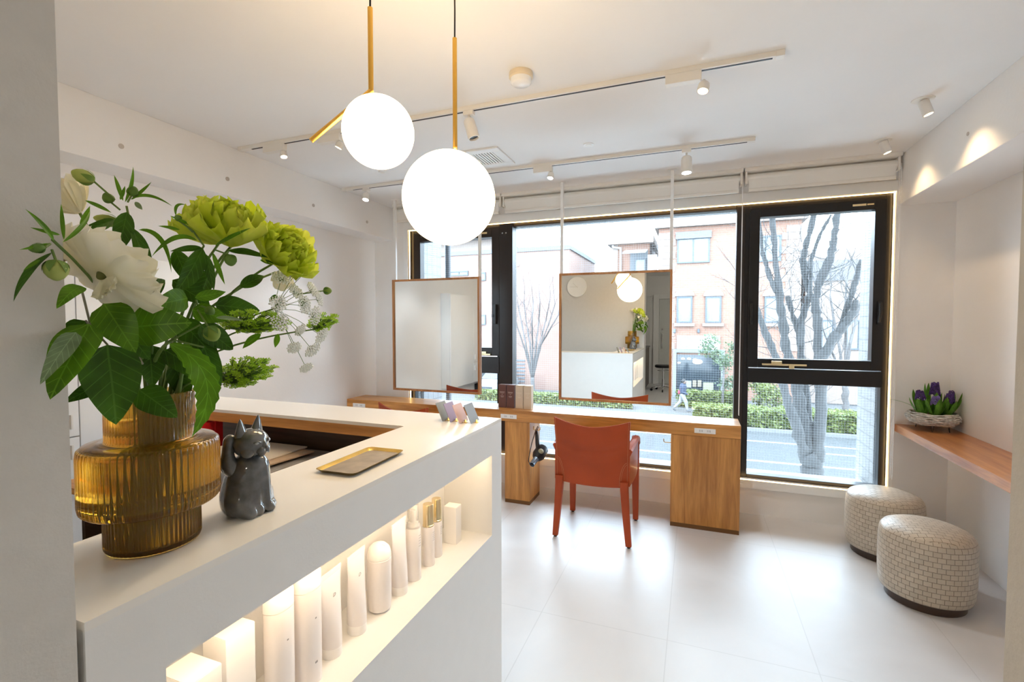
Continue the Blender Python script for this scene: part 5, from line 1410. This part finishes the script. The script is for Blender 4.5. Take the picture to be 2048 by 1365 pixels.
M_TWIG = pm('bare_tree_bark', (0.013, 0.013, 0.013), .9, var=.35, vscale=9, bump=.8, bscale=25)
M_TWIG2 = pm('distant_tree_bark', (0.055, 0.050, 0.048), .9)
def branch(mb, pts, rads, knob=0.0, seg=9):
    pp = []; rr = []
    n = len(pts)
    for i in range(n - 1):
        a, c = Vector(pts[i]), Vector(pts[i + 1]); m_ = 6
        for k in range(m_):
            u = k / m_
            q = a.lerp(c, u) + Vector((random.uniform(-1, 1), random.uniform(-1, 1), random.uniform(-1, 1))) * rads[i] * .22
            pp.append(q); rr.append((rads[i] * (1 - u) + rads[i + 1] * u) * (1 + random.uniform(-.08, .08 + knob)))
    pp.append(Vector(pts[-1])); rr.append(rads[-1])
    mb.tube(pp, rr, seg)
    return pp, rr
def twigs(mb, p, d, L, r, depth):
    if depth == 0: return
    q = p; pts = [Vector(p)]
    dd = Vector(d).normalized()
    for k in range(4):
        dd = (dd + Vector((random.uniform(-.22, .22), random.uniform(-.22, .22), random.uniform(-.05, .22)))).normalized()
        q = q + dd * L / 4; pts.append(q.copy())
    mb.tube(pts, [r * (1 - .18 * k) for k in range(5)], 4 if r < .012 else 6, caps=False)
    for k in (1, 2, 3, 4):
        if random.random() < .50:
            nd_ = (dd + Vector((random.uniform(-.9, .9), random.uniform(-.9, .9), random.uniform(-.3, .7)))).normalized()
            twigs(mb, pts[k], nd_, L * .62, r * .55, depth - 1)
random.seed(3)
t = thing('street_tree', 'big bare many-stemmed tree with knobbly bark just outside the right window', 'tree', at_y(1612, 1200, 9.2) * 1.0)
t.location = (at_y(1625, 945, 9.2).x, 9.2, GZ); TM[t.name] = Matrix.Translation(t.location)
def PT(x, y, Y=9.2): return at_y(x, y, Y)
s_ = 9.6 / F
trunk = MB()
b0 = PT(1625, 945); 
branch(trunk, [Vector((b0.x, 9.2, GZ)), PT(1625, 1000), PT(1624, 940), PT(1617, 905)], [.20, .165, .155, .14], .1, 14)
stems = [
    ([(1615, 925), (1595, 860), (1574, 800), (1552, 715), (1530, 665), (1508, 605), (1490, 560)], [18, 15, 14, 12, 10, 9, 8], 9.0),
    ([(1618, 915), (1604, 830), (1590, 760), (1573, 700), (1562, 620), (1552, 540), (1548, 480), (1542, 400), (1538, 300)], [22, 18, 16, 14, 12, 10, 9, 8, 7], 9.3),
    ([(1622, 905), (1613, 800), (1604, 730), (1598, 665), (1585, 630), (1575, 592)], [17, 14, 12, 9, 7, 7], 9.5),
    ([(1600, 690), (1603, 640), (1620, 590), (1612, 560), (1606, 520), (1612, 490), (1628, 430), (1640, 350)], [9, 10, 10, 9, 9, 8, 8, 6], 9.6),
    ([(1632, 920), (1641, 820), (1638, 720), (1634, 640), (1630, 600), (1640, 560), (1660, 520), (1668, 480), (1674, 430), (1678, 330)], [20, 17, 14, 13, 12, 11, 11, 10, 9, 7], 9.2),
    ([(1634, 730), (1665, 680), (1690, 650), (1705, 625), (1712, 600)], [13, 13, 11, 10, 8], 9.0),
    ([(1678, 665), (1700, 600), (1712, 560), (1722, 520)], [9, 8, 7, 6], 9.1),
    ([(1620, 600), (1622, 520), (1640, 470), (1662, 430)], [6, 6, 5, 4], 9.9),
    ([(1551, 585), (1535, 540), (1524, 500), (1518, 430)], [7, 7, 6, 5], 9.4)]
tw = MB()
for pts, rad, Y in stems:
    P_ = [PT(x, y, Y if i > 0 else 9.2) for i, (x, y) in enumerate(pts)]
    bp_, br_ = branch(trunk, P_, [r * s_ * .44 for r in rad], .45, 9)
    for k in range(4, len(bp_), 4):
        for _ in range(2):
            d = Vector((random.uniform(-1, 1), random.uniform(-1, 1), random.uniform(-.1, .8)))
            twigs(tw, bp_[k], d, random.uniform(.35, .85), .007, 3)
trunk.build('trunk', M_TWIG, t, smooth=True); tw.build('twigs', M_TWIG, t)
def smalltree(lab, bx, by, Y, fans, s, depth=2):
    base = at_y(bx, by, Y); g = Vector((base.x, Y, GZ + .1))
    t = thing('bare_street_tree', lab, 'tree', g, group='bare trees across the street')
    tb = MB(); tw = MB(); k_ = Y / F
    top = at_y(bx - 2, by - 45, Y)
    branch(tb, [g, base, top], [s * k_ * .7, s * k_ * .55, s * k_ * .5], .1, 10)
    for pts, r in fans:
        P_ = [top - Vector((0, 0, .1))] + [at_y(x, y, Y + random.uniform(-.8, .8)) for x, y in pts]
        bp_, br_ = branch(tb, P_, [s * k_ * .28] + [max(.02, r * k_ * .5 * (1 - .2 * i)) for i in range(len(pts))], .3, 7)
        for k in range(5, len(bp_), 3): twigs(tw, bp_[k], Vector((random.uniform(-.6, .6), random.uniform(-.6, .6), random.uniform(.3, 1))), random.uniform(.9, 1.6), .018, depth)
        twigs(tw, bp_[-1], (0, 0, 1), 1.8, .025, depth + 1)
    tb.build('trunk', M_TWIG2, t, smooth=True); tw.build('twigs', M_TWIG2, t)
smalltree('small bare tree fanning upward in front of the pink building', 1067, 800, 29.0,
          [([(1050, 700), (1033, 650), (1028, 622)], 3), ([(1052, 690), (1042, 640), (1036, 608)], 3), ([(1060, 690), (1052, 640), (1048, 604)], 3), ([(1065, 690), (1064, 640), (1067, 603)], 3), ([(1072, 690), (1078, 640), (1080, 604)], 3), ([(1078, 690), (1092, 640), (1099, 603)], 3), ([(1082, 690), (1105, 650), (1118, 628)], 3), ([(1078, 700), (1100, 640), (1110, 608)], 3)], 8)
smalltree('bare tree across the street at the right edge, behind the big tree', 1692, 815, 27.2,
          [([(1680, 700), (1668, 640), (1660, 590)], 4), ([(1692, 690), (1690, 620), (1694, 560)], 4), ([(1700, 690), (1715, 630), (1725, 590)], 4), ([(1670, 720), (1650, 670), (1640, 640)], 3)], 9)

# leaves as small cards: hedges and bushes
def foliage(n, fn, size, mat, parent, name='leaves'):
    mb = MB()
    for _ in range(n):
        q = fn(); o = Vector((random.gauss(0, 1), random.gauss(0, 1), random.gauss(0, 1) + .8)).normalized()
        u, v_, _w = frame_for(o, (random.random(), random.random(), random.random())); s = size * random.uniform(.6, 1.3)
        mb.bm.faces.new([mb.bm.verts.new(q + u * a * s + v_ * c * s * .55) for a, c in ((-1, 0), (0, 1), (1, 0), (0, -1))])
    return mb.build(name, mat, parent)
M_HEDGE = petalm('hedge_leaf', (0.060, 0.085, 0.018), (0.125, 0.140, 0.035), .3, scale=8)
M_HCORE = pm('hedge_core', (0.020, 0.035, 0.011), .95)
def hedge(lab, x0, x1, y0, y1, h, n):
    t = thing('hedge', lab, 'hedge', ((x0 + x1) / 2, (y0 + y1) / 2, GZ + .12), group='clipped hedges along the pavement')
    MB().box(x0 + .1, x1 - .1, y0 + .1, y1 - .1, GZ + .1, GZ + .12 + h * .85, .15).build('core', M_HCORE, t)
    def fn():
        f = random.random()
        if f < .55: return Vector((random.uniform(x0, x1), random.uniform(y0, y1), GZ + .12 + h * (.88 + .12 * random.random() + .05 * math.sin(random.random() * 9))))
        return Vector((random.uniform(x0, x1), y0 + random.uniform(-.05, .1), GZ + .12 + h * random.random()))
    foliage(n, fn, .10, M_HEDGE, t)
hx = lambda x: at_y(x, 840, yc + .8).x
hedge('long clipped green hedge beside the road, left of the walking person', hx(920), hx(1255), yc + 2.9, yc + 3.8, .55, 2600)
hedge('clipped green hedge beside the road, right of the walking person', hx(1385), hx(1780), yc + .25, yc + 1.5, .8, 6500)
hedge('low green hedge behind the walking person, under the shop window', hx(1345), hx(1500), yc + 4.6, yc + 5.4, .9, 1800)
def bush(lab, c, sx, sz, n, trunk_to=None, cat='bush'):
    t = thing('green_bush' if cat == 'bush' else 'evergreen_tree', lab, cat, (c.x, c.y, GZ + .12))
    if trunk_to: MB().tube([(c.x, c.y, GZ + .1), (c.x + .05, c.y, c.z)], [.06, .04], 8).build('trunk', M_TWIG2, t, smooth=True)
    cl = [Vector((random.uniform(-.7, .7) * sx, random.uniform(-.5, .5) * sx, random.uniform(-.7, .7) * sz)) for _ in range(9)]
    def fn():
        k = random.choice(cl); r = sx * .38
        return c + k + Vector((random.gauss(0, r * .5), random.gauss(0, r * .5), random.gauss(0, r * .42)))
    foliage(n, fn, .085, petalm('young_leaf', (0.052, 0.083, 0.038), (0.087, 0.115, 0.063), .35, scale=6) if cat != 'bush' else M_HEDGE, t)
bush('slender evergreen tree with pale leaves in front of the shop window', at_y(1446, 725, 27.0), 1.1, 2.0, 1500, True, 'tree')
bush('round green bush across the street, left of the big tree', at_y(1537, 786, 27.5), .85, .75, 1700)

# walking person
def person():
    Yp = 27.4; g = at_y(1364, 828, Yp); X0 = g.x
    t = thing('person', 'person in a blue jacket and white trousers walking right on the far pavement', 'person', (X0, Yp, GZ + .12))
    b0 = Vector((X0, Yp, GZ + .12))
    def P(x, z, y=0): return b0 + Vector((x, y, z))
    def mt(e, nm, mat, par):
        bm_ = meta([(q[0], q[1], q[2], q[3]) for q in e], .03); return bm_.build(nm, mat, par, smooth=True)
    skin = pm('skin', (0.087, 0.054, 0.038), .6)
    body = []
    body += chain(P(.06, 1.42), P(.07, 1.52), .055, .055, 3) + [(*P(.09, 1.62), .10), (*P(.10, 1.57), .085)]
    body += chain(P(.02, 1.36), P(.0, .92), .12, .12, 6)
    body += chain(P(.04, 1.32, -.16), P(.02, 1.06, -.20), .045, .038, 5) + chain(P(.02, 1.06, -.20), P(.26, .96, -.18), .038, .03, 5) + [(*P(.31, .95, -.18), .035)]
    body += chain(P(.04, 1.32, .16), P(-.05, 1.06, .20), .045, .038, 5) + chain(P(-.05, 1.06, .20), P(-.02, .84, .19), .036, .03, 4)
    body += chain(P(0, .9, -.08), P(.20, .50, -.09), .075, .055, 6) + chain(P(.20, .50, -.09), P(.27, .08, -.09), .05, .035, 6)
    body += chain(P(0, .9, .08), P(-.10, .50, .09), .075, .055, 6) + chain(P(-.10, .50, .09), P(-.42, .16, .09), .05, .035, 6)
    bo = mt(body, 'body', skin, t)
    mt(chain(P(.03, 1.38), P(.01, .98), .155, .15, 7) + chain(P(.04, 1.33, -.17), P(.02, 1.06, -.21), .07, .06, 5) + chain(P(.02, 1.06, -.21), P(.23, .97, -.19), .058, .05, 5) + chain(P(.04, 1.33, .17), P(-.05, 1.06, .21), .07, .06, 5) + chain(P(-.05, 1.06, .21), P(-.03, .88, .20), .055, .05, 4), 'jacket', pm('blue_jacket', (0.011, 0.017, 0.035), .8), t)
    mt(chain(P(0, .93, -.07), P(.20, .50, -.09), .115, .085, 7) + chain(P(.20, .50, -.09), P(.27, .12, -.09), .08, .065, 6) + chain(P(0, .93, .07), P(-.10, .50, .09), .115, .085, 7) + chain(P(-.10, .50, .09), P(-.38, .19, .09), .08, .065, 6), 'trousers', pm('white_trousers', (0.136, 0.134, 0.132), .8), t)
    mt([(*P(.07, 1.665), .105), (*P(.04, 1.62), .095)], 'hair', pm('dark_hair', (0.009, 0.007, 0.007), .7), t)
    mt(chain(P(.27, .05, -.09), P(.42, .045, -.09), .055, .045, 5) + chain(P(-.44, .10, .09), P(-.36, .02, .09), .05, .045, 4), 'shoes', pm('grey_shoes', (0.043, 0.047, 0.052), .7), t)
    for nm, q in (('bag', P(-.17, 1.05, -.12)),):
        bt = thing('shoulder_bag', 'small red shoulder bag at the back of the walking person', 'bag', q)
        MB().cbox(q, (0.099, 0.093, 0.197), .04).build('pouch', pm('red_bag', (0.261, 0.017, 0.035), .6), bt, smooth=True, auto=True)
        MB().tube([q + Vector((.05, -.05, .16)), P(.05, 1.44, -.12), P(.10, 1.30, -.16)], .012, 6).build('strap', pm('red_bag_strap', (0.061, 0.005, 0.009), .6), bt)
person()

# ------------------------------------------------------------------ buildings
YBD = 33.0
M_PINK = brickm('pink_tile_facade', (0.146, 0.085, 0.064), (0.138, 0.079, 0.060), (0.125, 0.072, 0.055), .5, .12, .012, .8, 'XZ', .1)
M_BRK = brickm('orange_brick_facade', (0.149, 0.075, 0.048), (0.138, 0.063, 0.040), (0.146, 0.094, 0.071), .42, .14, .015, .8, 'XZ', .1)
M_STONE = pm('pale_stone', (0.149, 0.113, 0.093), .7)
M_GREYW = pm('grey_window_frame', (0.035, 0.042, 0.050), .5)
M_PANE = pm('pale_window_pane', (0.104, 0.115, 0.122), .15, var=.1, vscale=1)
M_ROOF = pm('grey_roof', (0.070, 0.076, 0.087), .7)
def bx2(x0, x1, y0, y1, Y, d, name, mat, par, out=.0):
    a, c = at_y(x0, y1, Y), at_y(x1, y0, Y)
    return MB().box(a.x, c.x, Y - d, Y + .05 - out, a.z, c.z).build(name, mat, par)
def win(par, cx0, cx1, ya, yb, Y, arch=False, split=False, sill=True):
    """window: frame ring + pane, measured on its own wall"""
    a, c = at_y(cx0, yb, Y), at_y(cx1, ya, Y)
    x0, x1, z0, z1 = a.x, c.x, min(a.z, c.z), max(a.z, c.z)
    f = MB(); w_ = .09
    ring(f, x0, x1, z0, z1, w_, Y - .12, Y + .02, 0)
    if split: f.box((x0 + x1) / 2 - .04, (x0 + x1) / 2 + .04, Y - .11, Y + .02, z0, z1)
    fo = f.build('window', M_GREYW, par)
    MB().box(x0 + w_, x1 - w_, Y - .05, Y - .02, z0 + w_, z1 - w_).build('pane', M_PANE, fo)
    if sill: MB().box(x0 - .15, x1 + .15, Y - .22, Y + .02, z0 - .22, z0 - .02).build('sill', M_STONE, fo)
    if arch:
        n = 12; cxm = (x0 + x1) / 2; hw = (x1 - x0) / 2 + .12
        pts = [(cxm - hw, z1 + .02)] + [(cxm - hw * math.cos(PI * k / n), z1 + .05 + .42 * math.sin(PI * k / n)) for k in range(n + 1)] + [(cxm + hw, z1 + .02)]
        MB().prism(pts, Y - .16, Y + .02, 'XZ').build('arch', M_STONE, fo)
# pink building
t = thing('pink_building', 'low pink tiled building with small windows on the left across the street', 'building', (-14, YBD + 4, GZ))
xr = at_y(1139, 500, YBD).x; zt = at_y(1139, 499, YBD).z
MB().box(-42, xr, YBD, YBD + 9, GZ, zt).build('wall', M_PINK, t)
MB().box(-42, xr + .1, YBD - .1, YBD + 9, zt, zt + .30).build('parapet', M_ROOF, t)
for (a, c, d, e) in ((960, 972, 545, 562), (960, 972, 630, 650), (900, 937, 542, 553)): win(t, a, c, d, e, YBD, sill=False, split=a == 900)
g = MB(); a, c = at_y(1026, 800, YBD), at_y(1050, 718, YBD)
for k in range(12): g.box(a.x, c.x, YBD - .06, YBD - .01, c.z - (k + .5) * (c.z - a.z) / 12 - .06, c.z - (k + .5) * (c.z - a.z) / 12 + .05)
g.build('shutter', pm('grey_shutter', (0.061, 0.066, 0.073), .6), t)
MB().cyl(at_y(1036, 530, YBD) + Vector((0, -.15, 0)), at_y(1036, 530, YBD), .12, 16).build('wall_lamp', M_WOUT, t)
MB().box(at_y(920, 700, YBD).x, at_y(1000, 700, YBD).x, YBD - .05, YBD - .005, GZ, at_y(980, 745, YBD).z).build('garage_opening', pm('dark_garage', (0.017, 0.019, 0.021), .8), t)
MB().box(at_y(1000, 700, YBD).x - .3, at_y(1008, 700, YBD).x, YBD - .4, YBD - .06, GZ, at_y(1003, 735, YBD).z).build('white_post', M_WOUT, t)
# roof of a house behind it
t = thing('blue_roofed_house', 'house with a pale blue-grey pitched roof behind the pink building', 'building', (-20, 50, GZ))
a = at_y(930, 492, 50); c = at_y(1015, 492, 50); e = at_y(985, 462, 50)
MB().prism([(a.x - 6, a.z), (c.x, a.z), (e.x, e.z)], 46, 56, 'XZ').build('roof', pm('blue_grey_roof', (0.087, 0.104, 0.115), .6), t)
MB().box(a.x - 5, c.x - .5, 47, 56, GZ, a.z + .01).build('wall', M_STONE, t)
# middle stepped house with pergola
Ym = 37.0
t = thing('terrace_house', 'pale brick house with a roof terrace between the pink and orange buildings', 'building', (0, Ym + 4, GZ))
a, c = at_y(1222, 700, Ym), at_y(1345, 484, Ym)
c.x = at_y(1314, 600, YBD).x - .85
MB().box(a.x, c.x, Ym, Ym + 8, GZ, c.z).build('wall', M_BRK, t)
MB().box(a.x - .3, c.x + .3, Ym - .4, Ym + 8, c.z, c.z + .55).build('eave', M_STONE, t)
MB().box(a.x, at_y(1236, 500, Ym).x, Ym - .05, Ym + 1, GZ, c.z).build('corner_stone', M_STONE, t)
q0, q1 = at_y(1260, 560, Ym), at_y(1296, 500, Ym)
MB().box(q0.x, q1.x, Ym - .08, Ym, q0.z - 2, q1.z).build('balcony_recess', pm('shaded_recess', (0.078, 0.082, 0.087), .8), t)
win(t, 1269, 1292, 517, 548, Ym - .1, sill=False)
MB().box(at_y(1296, 500, Ym).x, at_y(1315, 500, Ym).x, Ym - .3, Ym, q0.z - 2, q1.z - .4).build('white_panel', M_WOUT, t)
pg = MB()
for k in range(4):
    yy = Ym - .3 - k * .5
    pg.box(at_y(1252, 500, Ym).x, at_y(1296, 500, Ym).x, yy - .06, yy + .06, q1.z - .1 - k * .12, q1.z - k * .12)
pg.build('pergola', M_WOUT, t)
MB().tube([at_y(1226, 492, Ym) + Vector((0, -.2, 0)), at_y(1228, 496, Ym) + Vector((0, -.2, 0)), at_y(1242, 498, Ym) + Vector((0, -.2, 0)), at_y(1242, 545, Ym) + Vector((0, -.2, 0))], .09, 8).build('downpipe', M_WOUT, t)
# distant roofs
t = thing('distant_house', 'faint white rooftops far away between the pink building and terrace house', 'building', (0, 70, GZ))
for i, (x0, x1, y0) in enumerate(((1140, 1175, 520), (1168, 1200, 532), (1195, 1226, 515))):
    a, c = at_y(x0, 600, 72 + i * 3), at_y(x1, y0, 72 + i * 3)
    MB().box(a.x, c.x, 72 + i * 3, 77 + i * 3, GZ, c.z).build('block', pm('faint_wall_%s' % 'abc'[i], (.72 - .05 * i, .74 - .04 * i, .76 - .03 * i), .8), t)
# orange brick shop building
t = thing('brick_shop_building', 'orange brick building with arched windows and a ground-floor shop', 'building', (4, YBD + 4, GZ))
a, c = at_y(1314, 800, YBD), at_y(1604, 455, YBD)
zt = at_y(1345, 457, YBD).z
MB().box(a.x, c.x, YBD, YBD + 9, GZ, zt).build('wall', M_BRK, t)
MB().box(a.x - .25, c.x + .25, YBD - .45, YBD + 9, zt, zt + .62).build('cornice', M_STONE, t)
for (u0, u1) in ((a.x - .02, a.x + 1.05), (c.x - 1.05, c.x + .02)):
    qn = MB(); z = GZ + 3.2; k = 0
    while z < zt - .3:
        w_ = .25 if k % 2 else 0
        if u0 < (a.x + c.x) / 2: qn.box(u0, u1 - w_, YBD - .06, YBD + .02, z, z + .40)
        else: qn.box(u0 + w_, u1, YBD - .06, YBD + .02, z, z + .40)
        z += .42; k += 1
    qn.build('corner_stone', M_STONE, t)
win(t, 1354, 1420, 474, 528, YBD, split=True, sill=False)
a_, c_ = at_y(1352, 480, YBD), at_y(1423, 470, YBD)
MB().box(a_.x, c_.x, YBD - .28, YBD, a_.z, a_.z + .42).build('shutter_box', M_ROOF, t)
for (x0, x1) in ((1353, 1385), (1410, 1443), (1528, 1562)): win(t, x0, x1, 593, 646, YBD, arch=True)
win(t, 1500, 1563, 470, 525, YBD, split=True, sill=False)
a_, c_ = at_y(1354, 698, YBD), at_y(1440, 672, YBD)
sg = MB().box(a_.x, c_.x, YBD - .16, YBD, a_.z, c_.z).build('shop_sign', M_WOUT, t)
m_ = Vector(((a_.x * 3.6 + c_.x) / 4.6, YBD - .165, (a_.z + c_.z) / 2)); em = MB()
for rr in (.36, .27): em.tube([m_ + Vector((rr * math.cos(k * PI / 16), 0, rr * math.sin(k * PI / 16))) for k in range(33)], .02, 6, caps=False)
for k in (-.12, 0, .12): em.box(m_.x - .18, m_.x + .18, YBD - .17, YBD - .162, m_.z + k - .012, m_.z + k + .012)
em.build('round_emblem', pm('faint_blue_print', (0.108, 0.125, 0.136), .6), sg)
for x_ in (1349, 1397): MB().cbox(at_y(x_, 662, YBD) + Vector((0, -.12, 0)), (.14, .22, .26), .03).build('wall_lamp', M_GREYW, t)
a_, c_ = at_y(1353, 792, YBD), at_y(1441, 711, YBD)
f = MB(); ring(f, a_.x - .25, c_.x + .25, a_.z - .2, c_.z + .35, .22, YBD - .18, YBD + .02, 0); fo = f.build('shop_front', pm('blue_grey_stone', (0.091, 0.101, 0.111), .7), t)
MB().box(a_.x, c_.x, YBD - .06, YBD - .02, a_.z, c_.z).build('shop_window', pm('dark_shop_glass', (0.014, 0.019, 0.024), .08), fo)
for i, (x_, y_, s_2, cl) in enumerate(((1366, 718, .12, (1, .75, .4)), (1378, 718, .12, (1, .7, .4)), (1390, 720, .14, (1, .6, .35)), (1395, 724, .3, (1, .9, .75)), (1358, 726, .10, (1, .6, .4)))):
    MB().sphere(at_y(x_, y_, YBD - .12), s_2, 12, 8, sz=.5).build('shop_lamp', emitm('shop_lamp_%s' % 'abcde'[i], cl, 2.0), fo, smooth=True)
for i, (x0, x1, y0, y1, cl) in enumerate(((1372, 1383, 762, 775, (0.122, 0.122, 0.122)), (1385, 1393, 761, 774, (0.108, 0.087, 0.063)), (1395, 1403, 761, 774, (0.108, 0.087, 0.063)), (1406, 1427, 766, 784, (0.122, 0.115, 0.078)), (1433, 1438, 783, 790, (0.104, 0.035, 0.026)), (1391, 1394, 782, 788, (0.139, 0.122, 0.104)))):
    a2, c2_ = at_y(x0, y1, YBD - .1), at_y(x1, y0, YBD - .1)
    MB().box(a2.x, c2_.x, YBD - .14, YBD - .08, a2.z, c2_.z).build('display_item', pm('display_%s' % 'abcdef'[i], cl, .6), fo)
MB().box(a_.x - .6, at_y(1475, 800, YBD).x, YBD - .35, YBD - .02, GZ, a_.z - .22).build('plinth_wall', M_STONE, t)
# white modern house on the far right
t = thing('white_house', 'white and grey house behind the trees at the right, past the brick building', 'building', (14, YBD + 6, GZ))
a, c = at_y(1606, 800, YBD + 1), at_y(1790, 520, YBD + 1)
MB().box(a.x, c.x, YBD + 1, YBD + 10, GZ, at_y(1640, 500, YBD + 1).z).build('wall', M_STONE, t)
MB().box(a.x, c.x, YBD + .9, YBD + 1, at_y(1640, 560, YBD).z, at_y(1640, 518, YBD).z).build('grey_band', pm('taupe_band', (0.087, 0.080, 0.080), .8), t)
win(t, 1690, 1720, 640, 700, YBD + 1, sill=False); win(t, 1640, 1668, 640, 700, YBD + 1, sill=False)
# parked car in front of the pink building
def car():
    Yc = 28.3; a = at_y(975, 782, Yc)
    X1 = at_y(994, 782, Yc).x; X0 = X1 - 1.75
    g = GZ + .12; t = thing('car', 'white parked car facing the street by the pink building', 'car', ((X0 + X1) / 2, Yc + 1.5, g))
    W = X1 - X0; cx = (X0 + X1) / 2
    sec = [(.00, .45, .30, .62), (.06, .47, .22, .80), (.35, .49, .20, .92), (1.15, .50, .20, 1.02), (1.75, .44, .20, 1.45), (2.6, .43, .20, 1.52), (3.6, .44, .20, 1.42), (4.1, .49, .22, 1.0), (4.3, .46, .30, .85)]
    b = MB(); rows = []
    for (y, hw, zb, zt_) in sec:
        w_ = W * hw; r = []
        for (fx, fz) in ((-.92, 0), (-1, .15), (-1, .5), (-.93, .72), (-.78, .97), (0, 1), (.78, .97), (.93, .72), (1, .5), (1, .15), (.92, 0)):
            r.append(b.bm.verts.new((cx + fx * w_, Yc + y, g + zb + (zt_ - zb) * fz)))
        rows.append(r)
    for A, B in zip(rows[:-1], rows[1:]):
        for i in range(len(A)): b.bm.faces.new((A[i], A[(i + 1) % len(A)], B[(i + 1) % len(A)], B[i]))
    b.bm.faces.new(rows[0]); b.bm.faces.new(rows[-1][::-1])
    b.build('body', pm('white_car_paint', (0.139, 0.143, 0.146), .25, coat=.6), t, smooth=True, auto=True)
    MB().box(cx - W * .30, cx + W * .30, Yc - .03, Yc + .04, g + .42, g + .66, .03).box(cx - W * .34, cx + W * .34, Yc - .02, Yc + .06, g + .24, g + .36, .02).build('grille', pm('dark_grille', (0.021, 0.024, 0.030), .4), t)
    for s in (-1, 1):
        MB().cbox((cx + s * W * .38, Yc + .06, g + .70), (.34, .12, .13), .04).build('headlamp', pm('headlamp_glass', (0.319, 0.348, 0.383), .1), t)
        MB().cbox((cx + s * W * .56, Yc + 1.35, g + 1.02), (.16, .10, .13), .03).build('wing_mirror', M_WOUT, t)
        for yy in (.75, 3.45):
            MB().lathe([(0, -.10), (.24, -.10), (.33, -.08), (.33, .08), (.24, .10), (0, .10)], 28, (cx + s * W * .42, Yc + yy, g + .33), (1, 0, 0)).build('wheel', M_BLACK, t, smooth=True, auto=True)
    q = MB(); q.grid(lambda u, v_: Vector((cx + (2 * u - 1) * W * (.43 - .06 * v_), Yc + 1.18 + .52 * v_, g + 1.03 + .36 * v_)), 2, 2)
    q.build('windscreen', pm('dark_windscreen', (0.017, 0.021, 0.024), .08), t, solid=.02)
car()
